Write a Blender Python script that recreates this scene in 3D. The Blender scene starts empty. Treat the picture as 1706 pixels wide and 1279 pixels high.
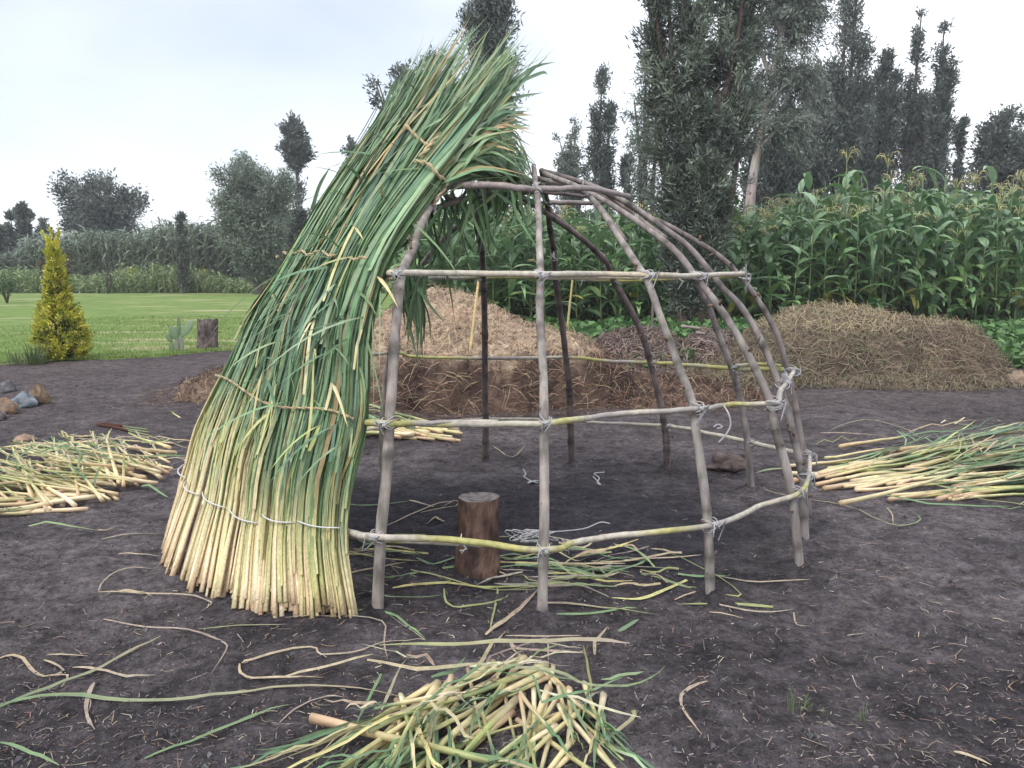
import bpy, math, random
import numpy as np
from mathutils import Vector, noise as mnoise

random.seed(7); RNG = np.random.default_rng(11)
SC = bpy.context.scene
COL = SC.collection
R = math.radians
# ------------------------------------------------------------------ camera geometry
H = 1.5; F = 1420.0; CX, CY = 853.0, 639.5
PIT = math.atan((CY - 455.0) / F)
cp, sp = math.cos(PIT), math.sin(PIT)
def ray(px, py):
    u = (px - CX) / F; v = -(py - CY) / F
    return (u, cp + v * sp, -sp + v * cp)
def P(px, py, Y):
    d = ray(px, py); k = Y / d[1]
    return Vector((d[0] * k, Y, H + d[2] * k))
def G(px, py, z=0.0):
    d = ray(px, py); k = (z - H) / d[2]
    return Vector((d[0] * k, d[1] * k, z))
def fbm(x, y, z=0.0, o=4):
    s = 0; a = 1; f = 1
    for _ in range(o):
        s += a * mnoise.noise((x * f, y * f, z + 7.3 * f)); a *= .5; f *= 2.03
    return s
def gz(x, y):
    k = min(1, max(0, (30 - y) / 15))
    return k * (.030 * mnoise.noise((x * .55, y * .55, 0)) + .022 * mnoise.noise((x * 2.1, y * 2.1, 3.0)) + .008 * mnoise.noise((x * 5.3, y * 5.3, 6.0)))
def gpt(px, py, up=0.0):
    p = G(px, py); p.z = gz(p.x, p.y) + up
    return p

# ------------------------------------------------------------------ mesh helpers
class MB:
    def __init__(s): s.v = []; s.f = []; s.c = []
    def add(s, vs, fs, cs):
        o = len(s.v); s.v += [tuple(q) for q in vs]
        s.f += [tuple(i + o for i in f) for f in fs]
        if len(cs) == 3 and not hasattr(cs[0], '__len__'): cs = [tuple(cs)] * len(vs)
        s.c += [tuple(c) for c in cs]
    def build(s, name, mat, parent=None, smooth=True):
        me = bpy.data.meshes.new(name); me.from_pydata(s.v, [], s.f)
        return finish(me, name, s.c, mat, parent, smooth)
def finish(me, name, c, mat, parent, smooth):
    a = me.color_attributes.new('col', 'FLOAT_COLOR', 'POINT')
    ar = np.ones((len(me.vertices), 4), np.float32); ar[:, :3] = np.asarray(c, np.float32).reshape(-1, 3)
    a.data.foreach_set('color', ar.ravel())
    if smooth: me.polygons.foreach_set('use_smooth', [True] * len(me.polygons))
    me.materials.append(mat); me.update()
    o = bpy.data.objects.new(name, me); COL.objects.link(o)
    if parent is not None: o.parent = parent
    return o
def np_quads(name, V, C, mat, parent=None, smooth=False):
    """V (n,4,3) quads, C (n,3)"""
    n = len(V); me = bpy.data.meshes.new(name)
    me.vertices.add(n * 4); me.vertices.foreach_set('co', np.asarray(V, np.float32).ravel())
    me.loops.add(n * 4); me.loops.foreach_set('vertex_index', np.arange(n * 4, dtype=np.int32))
    me.polygons.add(n); me.polygons.foreach_set('loop_start', np.arange(0, n * 4, 4, dtype=np.int32))
    me.update(calc_edges=True)
    return finish(me, name, np.repeat(np.asarray(C), 4, axis=0), mat, parent, smooth)
def empty(name, loc=(0, 0, 0), label=None, cat=None, group=None, kind=None):
    o = bpy.data.objects.new(name, None); COL.objects.link(o); o.location = loc; o.empty_display_size = .1
    return tag(o, label, cat, group, kind)
def tag(o, label=None, cat=None, group=None, kind=None):
    if label: o['label'] = label
    if cat: o['category'] = cat
    if group: o['group'] = group
    if kind: o['kind'] = kind
    return o
def lerp3(a, b, t): return tuple(a[i] + (b[i] - a[i]) * t for i in range(3))
def jit(c, a=.15):
    k = 1 + random.uniform(-a, a); return tuple(max(0, q * k * (1 + random.uniform(-a, a) * .35)) for q in c)
def frames(pts):
    T = []
    for i in range(len(pts)):
        t = pts[min(i + 1, len(pts) - 1)] - pts[max(i - 1, 0)]
        T.append(t.normalized() if t.length > 1e-9 else Vector((0, 0, 1)))
    n = T[0].orthogonal().normalized(); N = []
    for t in T:
        n = n - t * n.dot(t)
        n = n.normalized() if n.length > 1e-6 else t.orthogonal().normalized()
        N.append(n)
    return T, N
def tube(mb, pts, rad, sides=8, col=(.3, .3, .3), flat=1.0, cap=True):
    pts = [Vector(p) for p in pts]; n = len(pts); T, N = frames(pts)
    if not hasattr(rad, '__len__'): rad = [rad] * n
    cols = col if hasattr(col[0], '__len__') else [col] * n
    vs = []; cs = []; fs = []
    for i, p in enumerate(pts):
        b = T[i].cross(N[i])
        for k in range(sides):
            a = 2 * math.pi * k / sides
            vs.append(p + (N[i] * math.cos(a) * flat + b * math.sin(a)) * rad[i]); cs.append(cols[i])
    for i in range(n - 1):
        for k in range(sides):
            k2 = (k + 1) % sides
            fs.append((i * sides + k, i * sides + k2, (i + 1) * sides + k2, (i + 1) * sides + k))
    if cap:
        fs.append(tuple(range(sides))[::-1]); fs.append(tuple((n - 1) * sides + k for k in range(sides)))
    mb.add(vs, fs, cs)
def ribbon(mb, pts, wid, nrm, cols, fold=.25, tw0=0., tw1=0.):
    """leaf strip: three vertices across, folded along the midrib"""
    n = len(pts); vs = []; cs = []; fs = []
    pts = [Vector(p) for p in pts]
    for i in range(n):
        t = (pts[min(i + 1, n - 1)] - pts[max(i - 1, 0)])
        t = t.normalized() if t.length > 1e-9 else Vector((0, 0, 1))
        nn = nrm[i] if isinstance(nrm, list) else nrm
        s = t.cross(nn); s = s.normalized() if s.length > 1e-6 else t.orthogonal().normalized()
        m = s.cross(t)
        a = tw0 + (tw1 - tw0) * i / (n - 1); s2 = s * math.cos(a) + m * math.sin(a); m2 = s2.cross(t)
        w = wid[i] * .5
        vs += [pts[i] - s2 * w + m2 * w * fold, pts[i], pts[i] + s2 * w + m2 * w * fold]
        c = cols[i] if hasattr(cols[0], '__len__') else cols
        cs += [c, tuple(q * .9 for q in c), c]
    for i in range(n - 1):
        a = i * 3; b = a + 3
        fs += [(a, a + 1, b + 1, b), (a + 1, a + 2, b + 2, b + 1)]
    mb.add(vs, fs, cs)
def catmull(pts, per=8):
    pts = [Vector(p) for p in pts]; out = []
    if len(pts) < 3:
        return [pts[0].lerp(pts[-1], i / per) for i in range(per + 1)]
    q = [pts[0] * 2 - pts[1]] + pts + [pts[-1] * 2 - pts[-2]]
    for i in range(1, len(q) - 2):
        a, b, c, d = q[i - 1], q[i], q[i + 1], q[i + 2]
        for k in range(per):
            t = k / per
            out.append(.5 * ((2 * b) + (c - a) * t + (2 * a - 5 * b + 4 * c - d) * t * t + (3 * b - a - 3 * c + d) * t ** 3))
    out.append(pts[-1]); return out
def herm(kn, vals, x):
    n = len(kn)
    m = [(vals[min(i + 1, n - 1)] - vals[max(i - 1, 0)]) / (kn[min(i + 1, n - 1)] - kn[max(i - 1, 0)]) for i in range(n)]
    if x <= kn[0]: return vals[0] + m[0] * (x - kn[0])
    if x >= kn[-1]: return vals[-1] + m[-1] * (x - kn[-1])
    i = max(j for j in range(n - 1) if kn[j] <= x); h = kn[i + 1] - kn[i]; t = (x - kn[i]) / h
    return ((2 * t**3 - 3 * t**2 + 1) * vals[i] + (t**3 - 2 * t**2 + t) * h * m[i] + (-2 * t**3 + 3 * t**2) * vals[i + 1] + (t**3 - t**2) * h * m[i + 1])
def interp(x, xs, ys): return float(np.interp(x, xs, ys))

# ------------------------------------------------------------------ materials
def new_mat(name):
    m = bpy.data.materials.new(name); m.use_nodes = True; nt = m.node_tree
    b = nt.nodes['Principled BSDF']; return m, nt, b, nt.nodes.new, nt.links.new
def attr_mat(name, rough=.6, trans=0., nscale=30., namt=.25, bump=0., bscale=60., spec=.3, stretch=(1, 1, 1)):
    m, nt, b, N, L = new_mat(name)
    at = N('ShaderNodeAttribute'); at.attribute_name = 'col'
    tc = N('ShaderNodeTexCoord'); mp = N('ShaderNodeMapping'); mp.inputs['Scale'].default_value = stretch
    L(tc.outputs['Object'], mp.inputs['Vector'])
    nz = N('ShaderNodeTexNoise'); nz.inputs['Scale'].default_value = nscale; nz.inputs['Detail'].default_value = 5
    L(mp.outputs['Vector'], nz.inputs['Vector'])
    mr = N('ShaderNodeMapRange'); mr.inputs[1].default_value = .25; mr.inputs[2].default_value = .75
    mr.inputs[3].default_value = 1 - namt; mr.inputs[4].default_value = 1 + namt; L(nz.outputs['Fac'], mr.inputs[0])
    mx = N('ShaderNodeVectorMath'); mx.operation = 'SCALE'
    L(at.outputs['Color'], mx.inputs[0]); L(mr.outputs[0], mx.inputs['Scale'])
    L(mx.outputs[0], b.inputs['Base Color'])
    b.inputs['Roughness'].default_value = rough; b.inputs['Specular IOR Level'].default_value = spec
    if bump:
        n2 = N('ShaderNodeTexNoise'); n2.inputs['Scale'].default_value = bscale; n2.inputs['Detail'].default_value = 6
        L(mp.outputs['Vector'], n2.inputs['Vector'])
        bp = N('ShaderNodeBump'); bp.inputs['Strength'].default_value = bump; bp.inputs['Distance'].default_value = .02
        L(n2.outputs['Fac'], bp.inputs['Height']); L(bp.outputs['Normal'], b.inputs['Normal'])
    if trans:
        tr = N('ShaderNodeBsdfTranslucent'); L(mx.outputs[0], tr.inputs['Color'])
        ms = N('ShaderNodeMixShader'); ms.inputs[0].default_value = trans
        L(b.outputs[0], ms.inputs[1]); L(tr.outputs[0], ms.inputs[2])
        L(ms.outputs[0], nt.nodes['Material Output'].inputs['Surface'])
    return m
M_REED = attr_mat('reed', .45, .12, 18, .18, .15, 90, .35)
M_THATCH = attr_mat('thatch_reed', .5, .12, 120, .26, .3, 160, .3, (1, 1, .03))
M_DRY = attr_mat('dry_leaf', .75, .1, 40, .3, .3, 120, .2)
M_LEAF = attr_mat('tree_leaf', .5, .22, 3, .2, 0, 60, .3)
M_CORN = attr_mat('maize_leaf', .36, .25, 9, .2, 0, 60, .6)
M_STRAW = attr_mat('straw', .8, .05, 30, .3, 0, 60, .15)
M_TRUNK = attr_mat('tree_bark', .9, 0, 6, .4, .8, 14, .1, (1, 1, .25))
M_LOG = attr_mat('log_bark', .95, 0, 28, .6, 1.0, 55, .1, (1, 1, .35))
M_CORD = attr_mat('cord', .8, 0, 200, .15, .4, 400, .2)
M_STONE = attr_mat('stone', .9, 0, 14, .35, .9, 22, .2)
M_CANE = attr_mat('cane', .5, 0, 35, .3, .2, 90, .35)
M_PAD = attr_mat('cactus_skin', .55, 0, 18, .2, .15, 60, .3)
M_HEAP = attr_mat('compost', .95, 0, 9, .55, 1.0, 28, .08)

def bark_mat():
    m, nt, b, N, L = new_mat('pole_bark')
    at = N('ShaderNodeAttribute'); at.attribute_name = 'col'
    tc = N('ShaderNodeTexCoord')
    def nz(sc, st, det=5):
        mp = N('ShaderNodeMapping'); mp.inputs['Scale'].default_value = st; L(tc.outputs['Object'], mp.inputs['Vector'])
        n = N('ShaderNodeTexNoise'); n.inputs['Scale'].default_value = sc; n.inputs['Detail'].default_value = det
        L(mp.outputs['Vector'], n.inputs['Vector']); return n
    n1 = nz(22, (1, 1, .3)); n2 = nz(11, (1, 1, .35), 3); n3 = nz(60, (1, 1, .8))
    mr = N('ShaderNodeMapRange'); mr.inputs[1].default_value = .3; mr.inputs[2].default_value = .7; mr.inputs[3].default_value = .5; mr.inputs[4].default_value = 1.42
    L(n1.outputs['Fac'], mr.inputs[0])
    vm = N('ShaderNodeVectorMath'); vm.operation = 'SCALE'; L(at.outputs['Color'], vm.inputs[0]); L(mr.outputs[0], vm.inputs['Scale'])
    # bark rubbed off: orange-tan inner wood
    r = N('ShaderNodeValToRGB'); r.color_ramp.elements[0].position = .70; r.color_ramp.elements[1].position = .74
    L(n2.outputs['Fac'], r.inputs[0])
    mx = N('ShaderNodeMixRGB'); mx.inputs[2].default_value = (.34, .19, .10, 1)
    L(r.outputs[0], mx.inputs[0]); L(vm.outputs[0], mx.inputs[1])
    r2 = N('ShaderNodeValToRGB'); r2.color_ramp.elements[0].position = .66; r2.color_ramp.elements[1].position = .72
    L(n3.outputs['Fac'], r2.inputs[0])
    m2 = N('ShaderNodeMixRGB'); m2.inputs[2].default_value = (.07, .055, .05, 1); L(r2.outputs[0], m2.inputs[0]); L(mx.outputs[0], m2.inputs[1])
    L(m2.outputs[0], b.inputs['Base Color']); b.inputs['Roughness'].default_value = .75; b.inputs['Specular IOR Level'].default_value = .25
    bp = N('ShaderNodeBump'); bp.inputs['Strength'].default_value = .5; bp.inputs['Distance'].default_value = .006
    L(n1.outputs['Fac'], bp.inputs['Height']); L(bp.outputs['Normal'], b.inputs['Normal'])
    return m
M_POLE = bark_mat()

def soil_mat():
    m, nt, b, N, L = new_mat('volcanic_soil')
    tc = N('ShaderNodeTexCoord')
    def nz(sc, det=6, ro=.6, st=(1, 1, 1)):
        mp = N('ShaderNodeMapping'); mp.inputs['Scale'].default_value = st; L(tc.outputs['Object'], mp.inputs['Vector'])
        n = N('ShaderNodeTexNoise'); n.inputs['Scale'].default_value = sc; n.inputs['Detail'].default_value = det; n.inputs['Roughness'].default_value = ro
        L(mp.outputs['Vector'], n.inputs['Vector']); return n.outputs['Fac']
    def ramp(f, a, c, ca=(0, 0, 0, 1), cb=(1, 1, 1, 1)):
        r = N('ShaderNodeValToRGB'); e = r.color_ramp.elements; e[0].position = a; e[1].position = c; e[0].color = ca; e[1].color = cb
        L(f, r.inputs[0]); return r.outputs[0]
    def mix(f, a, c, mode='MIX'):
        x = N('ShaderNodeMixRGB'); x.blend_type = mode
        for i, q in enumerate((f, a, c)):
            if hasattr(q, 'links') or hasattr(q, 'node'): L(q, x.inputs[i])
            else: x.inputs[i].default_value = q
        return x.outputs[0]
    big = ramp(nz(.6, 6, .6), .40, .60); mid = ramp(nz(6, 9, .74), .36, .66); fine = ramp(nz(80, 7, .8), .36, .66); grit = ramp(nz(24, 8, .78), .38, .64)
    base = mix(mid, (.024, .021, .025, 1), (.105, .093, .103, 1))
    dry = mix(mid, (.075, .066, .070, 1), (.285, .256, .268, 1))
    col = mix(big, base, dry)
    # moist patch trampled inside the frame
    vs = N('ShaderNodeVectorMath'); vs.operation = 'DISTANCE'; 
    mp = N('ShaderNodeMapping'); mp.inputs['Scale'].default_value = (.62, .8, 0); L(tc.outputs['Object'], mp.inputs['Vector'])
    wob = N('ShaderNodeTexNoise'); wob.inputs['Scale'].default_value = 1.6; L(tc.outputs['Object'], wob.inputs['Vector'])
    wa = N('ShaderNodeVectorMath'); wa.operation = 'MULTIPLY_ADD'; wa.inputs[1].default_value = (.9, .9, 0); L(wob.outputs['Color'], wa.inputs[0]); L(mp.outputs['Vector'], wa.inputs[2])
    L(wa.outputs[0], vs.inputs[0]); vs.inputs[1].default_value = (.45, 4.45, 0)
    wet = ramp(vs.outputs['Value'], .7, 1.5, (1, 1, 1, 1), (0, 0, 0, 1))
    wetc = mix(mid, (.014, .013, .020, 1), (.058, .055, .076, 1))
    wf = N('ShaderNodeMath'); wf.operation = 'MULTIPLY'; wf.inputs[1].default_value = .85; L(wet, wf.inputs[0])
    col = mix(wf.outputs[0], col, wetc)
    # browner litter-rich soil farther off
    sep = N('ShaderNodeSeparateXYZ'); L(tc.outputs['Object'], sep.inputs[0])
    far = N('ShaderNodeMapRange'); far.inputs[1].default_value = 5.5; far.inputs[2].default_value = 10; L(sep.outputs['Y'], far.inputs[0])
    fm = N('ShaderNodeMath'); fm.operation = 'MULTIPLY'; fm.inputs[1].default_value = .7; L(far.outputs[0], fm.inputs[0])
    brown = mix(mid, (.055, .044, .044, 1), (.20, .163, .162, 1))
    col = mix(fm.outputs[0], col, brown)
    # field floor under the maize
    fz = N('ShaderNodeMapRange'); fz.inputs[1].default_value = 17; fz.inputs[2].default_value = 21; L(sep.outputs['Y'], fz.inputs[0])
    col = mix(fz.outputs[0], col, mix(mid, (.03, .05, .015, 1), (.07, .11, .03, 1)))
    col = mix(.62, col, mix(fine, (.22, .21, .23, 1), (1.35, 1.32, 1.32, 1)), 'MULTIPLY')
    col = mix(.5, col, mix(grit, (.3, .29, .31, 1), (1.35, 1.3, 1.3, 1)), 'MULTIPLY')
    L(col, b.inputs['Base Color']); b.inputs['Roughness'].default_value = .92; b.inputs['Specular IOR Level'].default_value = .25
    h1 = nz(14, 8, .72); h2 = nz(95, 5, .7)
    ad = N('ShaderNodeMath'); ad.operation = 'MULTIPLY_ADD'; ad.inputs[1].default_value = .25; L(h2, ad.inputs[0]); L(h1, ad.inputs[2])
    bp = N('ShaderNodeBump'); bp.inputs['Strength'].default_value = 1.0; bp.inputs['Distance'].default_value = .06
    L(ad.outputs[0], bp.inputs['Height']); L(bp.outputs['Normal'], b.inputs['Normal'])
    return m
def lawn_mat():
    m, nt, b, N, L = new_mat('lawn_turf')
    tc = N('ShaderNodeTexCoord')
    def nz(sc, st=(1, 1, 1), det=5):
        mp = N('ShaderNodeMapping'); mp.inputs['Scale'].default_value = st; L(tc.outputs['Object'], mp.inputs['Vector'])
        n = N('ShaderNodeTexNoise'); n.inputs['Scale'].default_value = sc; n.inputs['Detail'].default_value = det; L(mp.outputs['Vector'], n.inputs['Vector']); return n.outputs['Fac']
    r = N('ShaderNodeValToRGB'); e = r.color_ramp.elements; e[0].position = .35; e[1].position = .68
    e[0].color = (.125, .195, .05, 1); e[1].color = (.19, .265, .085, 1); L(nz(2.2, (1, .6, 1), 8), r.inputs[0])
    r2 = N('ShaderNodeValToRGB'); e = r2.color_ramp.elements; e[0].position = .56; e[1].position = .66; L(nz(.9, (.22, .8, 1), 7), r2.inputs[0])
    mx = N('ShaderNodeMixRGB'); mx.inputs[2].default_value = (.36, .33, .19, 1); L(r2.outputs[0], mx.inputs[0]); L(r.outputs[0], mx.inputs[1])
    L(mx.outputs[0], b.inputs['Base Color']); b.inputs['Roughness'].default_value = .9; b.inputs['Specular IOR Level'].default_value = .1
    bp = N('ShaderNodeBump'); bp.inputs['Strength'].default_value = .8; bp.inputs['Distance'].default_value = .05
    L(nz(30), bp.inputs['Height']); L(bp.outputs['Normal'], b.inputs['Normal'])
    return m

# ------------------------------------------------------------------ ground
FEET = [gpt(*q) for q in ((628, 1020), (903, 1030), (1185, 998), (1336, 955), (1344, 907), (1348, 866), (1255, 820), (1112, 786), (953, 774), (810, 774))]
def feet_z(x, y):
    z = 0
    for f in FEET:
        d2 = (x - f.x) ** 2 + (y - f.y) ** 2
        if d2 < .06: z += .030 * math.exp(-d2 / .006) * (1 + 1.5 * mnoise.noise((x * 20, y * 20, 3)))
    return z
def build_ground():
    ys = [-8, -2, 0.8, 1.6] + [1.9 * (1.0085 ** i) for i in range(262)]
    ys = [y for y in ys if y < 17] + [18, 20, 23, 28, 36, 50, 80, 140, 260, 420]
    us = [-60, -12, -4, -2, -1.2] + list(np.linspace(-.8, .8, 300)) + [1.2, 2, 4, 12, 60]
    vs = []; cs = []; fs = []
    for y in ys:
        for u in us:
            x = u * max(abs(y), 1.5) if abs(u) <= .81 else u * max(6, abs(y)) * .9
            z = gz(x, y)
            if y < 17 and abs(u) <= .81:
                z += feet_z(x, y) + .019 * fbm(x * 7, y * 7, 1.0, 5) * min(1, max(0, (16 - y) / 4))
            vs.append((x, y, z)); cs.append((.05, .05, .05))
    n = len(us)
    for j in range(len(ys) - 1):
        for i in range(n - 1):
            fs.append((j * n + i, j * n + i + 1, (j + 1) * n + i + 1, (j + 1) * n + i))
    mb = MB(); mb.add(vs, fs, cs)
    tag(mb.build('ground', soil_mat()), kind='structure')
build_ground()
LAWN = [(-70, 12.2), (-13, 13.2), (-8.6, 14.0), (-6.6, 15.2), (-5.0, 17.2), (-3.2, 20), (-3.2, 66), (-70, 66)]
def lawn_edge(x): return interp(x, [-70, -13, -8.6, -6.6, -5, -3.2], [12.2, 13.2, 14.0, 15.2, 17.2, 20])
def build_lawn():
    mb = MB(); xs = list(np.linspace(-70, -14, 15)) + list(np.linspace(-13, -3.2, 60)); n = 20
    vs = []; fs = []
    for x in xs:
        e = lawn_edge(x) + .10 * fbm(x * 1.5, 0, 2)
        for k in range(n + 1):
            y = e + (66 - e) * (k / n) ** 1.7; vs.append((x, y, gz(x, y) + .012 + (.02 if k else -.01)))
    for i in range(len(xs) - 1):
        for k in range(n): a = i * (n + 1) + k; fs.append((a, a + n + 1, a + n + 2, a + 1))
    mb.add(vs, fs, (.1, .2, .05)); tag(mb.build('lawn', lawn_mat()), kind='structure')
    n = 34000
    x = RNG.uniform(-14, -3.2, n); e = np.interp(x, [-70, -13, -8.6, -6.6, -5, -3.2], [12.2, 13.2, 14.0, 15.2, 17.2, 20])
    y = e + 16 * RNG.random(n) ** 2.2 - .12
    h = RNG.uniform(.025, .06, n); a = RNG.uniform(0, 6.28, n); w = .006 + .0004 * (y - e)
    dx, dy = np.cos(a), np.sin(a); ln = RNG.normal(0, .35, (n, 2)) * h[:, None]
    z0 = np.array([gz(p, q) for p, q in zip(x, y)]) + .02
    V = np.zeros((n, 4, 3))
    V[:, 0] = np.stack([x - dx * w, y - dy * w, z0], 1); V[:, 1] = np.stack([x + dx * w, y + dy * w, z0], 1)
    V[:, 2] = np.stack([x + ln[:, 0] + dx * w * .3, y + ln[:, 1] + dy * w * .3, z0 + h], 1); V[:, 3] = np.stack([x + ln[:, 0] - dx * w * .3, y + ln[:, 1] - dy * w * .3, z0 + h], 1)
    C = np.array([.145, .22, .055]) * RNG.uniform(.7, 1.35, (n, 1)); C[RNG.random(n) < .1] = (.33, .30, .14)
    tag(np_quads('grass', V, C, M_LEAF), 'short mown green grass of the lawn', 'grass', kind='stuff')
build_lawn()

# ------------------------------------------------------------------ leaves and trees
def leaf_quads(pos, axis, l, w, fold=.25):
    n = len(pos); axis = axis / np.linalg.norm(axis, axis=1, keepdims=True)
    r = RNG.normal(size=(n, 3)); side = np.cross(axis, r); side /= np.linalg.norm(side, axis=1, keepdims=True) + 1e-9
    nr = np.cross(side, axis)
    l = np.broadcast_to(np.asarray(l), (n,))[:, None]; w = np.broadcast_to(np.asarray(w), (n,))[:, None]
    V = np.zeros((n, 4, 3)); V[:, 0] = pos; V[:, 1] = pos + axis * l * .45 + side * w * .5 + nr * w * fold
    V[:, 2] = pos + axis * l; V[:, 3] = pos + axis * l * .45 - side * w * .5 + nr * w * fold
    return V
def make_tree(name, label, cat, x, y, limbs, tr, pal, leaf, nbr, blen, nleaf, up=.5, droop=0., spread=.12, wood=(.10, .085, .075), u0=.3, group=None, show=.35, crownname='crown', clump=.5):
    """limbs: polylines from the stump up; branchlets grow off each limb and carry leaves along them"""
    root = empty(name, (0, 0, 0), label, cat, group)
    wb = MB(); P_, A_, C_ = [], [], []
    pal = np.array(pal)
    for li, (pts, r0, wt, sc) in enumerate(limbs):
        cur = catmull(pts, 6); m = len(cur)
        tube(wb, cur, [r0 * (1 - .88 * i / (m - 1)) + .01 for i in range(m)], 7, [jit(wood, .2) for _ in range(m)])
        nb = max(3, int(1.5 * nbr * wt)); off = random.uniform(0, 100)
        for b in range(nb):
            uu = u0 + (1 - u0) * (b + random.random()) / nb
            if mnoise.noise((uu * 9, off, 0)) < -.04 - clump * .10 and random.random() < .88: continue
            i = min(m - 2, int(uu * (m - 1))); s = cur[i].lerp(cur[i + 1], uu * (m - 1) - i)
            ld = (cur[i + 1] - cur[i]).normalized(); rv = Vector(RNG.normal(size=3)).normalized()
            d = (rv - ld * rv.dot(ld) * .6).normalized() * (1 - up) + ld * up * .6 + Vector((0, 0, 1)) * up * .6
            d.normalize()
            L = blen * sc * random.uniform(.35, 1.45) * interp((uu - u0) / (1 - u0 + 1e-6), [0, .15, .6, .9, 1], [.45, .95, 1, .6, .3])
            e = s + d * L; mid = s + d * L * .5 + Vector((0, 0, .06 * L)); e.z -= droop * L * .4
            if random.random() < show: tube(wb, [s, mid, e], [max(.012, r0 * .1), max(.009, r0 * .06), .005], 3, wood, cap=False)
            k = max(4, int(2.0 * nleaf * random.uniform(.6, 1.4)))
            t = RNG.uniform(.12, 1.05, k)[:, None]
            p = np.array(s) * (1 - t) ** 2 + 2 * t * (1 - t) * np.array(mid) + t * t * np.array(e) + RNG.normal(0, spread * sc, (k, 3))
            ax = np.array(d) * .7 + RNG.normal(0, .55, (k, 3)) + np.array([0, 0, -droop])
            P_.append(p); A_.append(ax)
            base = pal[RNG.integers(len(pal))] * RNG.uniform(1.2, 2.5)
            C_.append(np.clip(base[None] * RNG.uniform(.7, 1.35, (k, 1)), 0, 1))
    pos = np.concatenate(P_); ax = np.concatenate(A_); C = np.concatenate(C_)
    n = len(pos); l = RNG.uniform(.6, 1.35, n) * leaf[0] * .9; w = RNG.uniform(.7, 1.25, n) * leaf[1] * .85
    ok = pos[:, 2] > .15
    wb.build('trunk', M_TRUNK, root); np_quads(crownname, leaf_quads(pos, ax, l, w)[ok], C[ok], M_LEAF, root)
    return root
def leaders(x, y, hs, base_spread=.25, r=.18, wob=.25):
    """upright stems: hs = [(dx_at_top, dy, top_z, weight, scale)]"""
    out = []
    for dx, dy, h, wt, sc in hs:
        b = Vector((x + random.uniform(-1, 1) * base_spread * .4 + dx * .12, y + random.uniform(-1, 1) * base_spread * .4, -.1))
        pts = [b]
        for k in (1, 2, 3, 4):
            f = k / 4; pts.append(Vector((x + dx * f ** .8 + random.gauss(0, wob * .35) * (k < 4), y + dy * f + random.gauss(0, wob * .35), h * f)))
        out.append((pts, r * (h / 12) ** .5 * (.6 + .6 * sc), wt, sc))
    return out
def dome(x, y, z0, z1, rx, ry, n, trunk_z, r=.3, skew=0., seed=0):
    """spreading crown: limbs to points through an ellipsoid"""
    rs = random.Random(seed); out = []; zc = (z0 + z1) / 2; rz = (z1 - z0) / 2
    for k in range(n):
        while True:
            a, b, c = rs.uniform(-1, 1), rs.uniform(-1, 1), rs.uniform(-1, 1)
            q = a * a + b * b + c * c
            if .25 < q < 1: break
        e = Vector((x + a * rx + skew * (c + 1), y + b * ry, zc + c * rz)); f = Vector((x + rs.gauss(0, .1), y, trunk_z * rs.uniform(.7, 1)))
        out.append(([Vector((x + rs.gauss(0, .05), y, -.1)), f, f.lerp(e, .5) + Vector((0, 0, .3 * abs(a) * rx * .3)), e], r, 1, 1))
    return out
def X(px, Y): return (px - CX) / F * Y * 1.0
def Zp(py, Y): return P(CX, py, Y).z
def Xp(px, py, Y): return P(px, py, Y).x

WIL = [(.060, .075, .058), (.074, .090, .070), (.098, .120, .092), (.048, .058, .052)]
DRK = [(.052, .064, .057), (.066, .079, .069), (.043, .053, .050), (.082, .097, .084)]
GRY = [(.075, .095, .075), (.060, .078, .065), (.095, .115, .095)]

def colw(px0, px1, top, d, name, label, n=4, pal=DRK, leaf=(.3, .1), nbr=60, nleaf=22, blen=None, tops=None, group='tall columnar willows', base_px=None, **kw):
    """columnar tree from its picture box: px0..px1 wide, top row, distance d"""
    xc = Xp((px0 + px1) / 2, top, d); w = (px1 - px0) / F * d; h = Zp(top, d)
    hs = []
    for k in range(n):
        f = (k + .5) / n - .5
        hh = h * (1 - (tops[k] if tops else random.uniform(0, .16))); hs.append((f * w * .7, random.uniform(-.4, .4) * w * .5, hh, 1, 1))
    if not tops: hs[n // 2] = (hs[n // 2][0], 0, h, 1, 1)
    bx = Xp(base_px, 455, d) if base_px else xc
    lim = leaders(bx, d, [(dx + (xc - bx), dy, hh, wt, sc) for dx, dy, hh, wt, sc in hs], w * .3, .16)
    return make_tree(name, label, 'tree', bx, d, lim, .2, pal, leaf, nbr, blen or w * .52, nleaf, up=kw.pop('up', .62), spread=kw.pop('spread', w * .05 + .04), group=group, **kw)

# the big near willow, its stems leafy to the ground
d = 21.6
bx = Xp(1160, 520, d)
lm = leaders(bx, d, [(-1.6, .3, 9.4, 1.3, .9), (-1.2, .2, 9.9, 1.2, .9), (-1.0, -.3, 10.2, 1, .9), (-.5, .3, 10.6, 1.1, .95), (0, -.3, 10.6, 1.1, .95), (.45, .35, 10.4, 1.1, .95), (.85, 0, 10.0, 1, .9), (1.2, 0, 9.6, .9, .9), (1.55, .2, 9.2, .8, .8), (-.3, -.5, 6.5, 1, .8), (.3, -.5, 5.8, 1, .75), (-.1, -.6, 4.2, 1, .7), (.45, -.4, 3.4, .8, .6), (-.45, -.4, 3.2, .8, .6)], .75, .11, .3)
make_tree('willow_tree', 'tallest nearest dark willow with dense leafy stems standing before the maize', 'tree', bx, d, lm, .2, WIL, (.20, .046), 125, .95, 34, up=.55, droop=.12, spread=.10, u0=.05, group='tall columnar willows', show=.5, clump=.0, wood=(.085, .062, .052))
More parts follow.
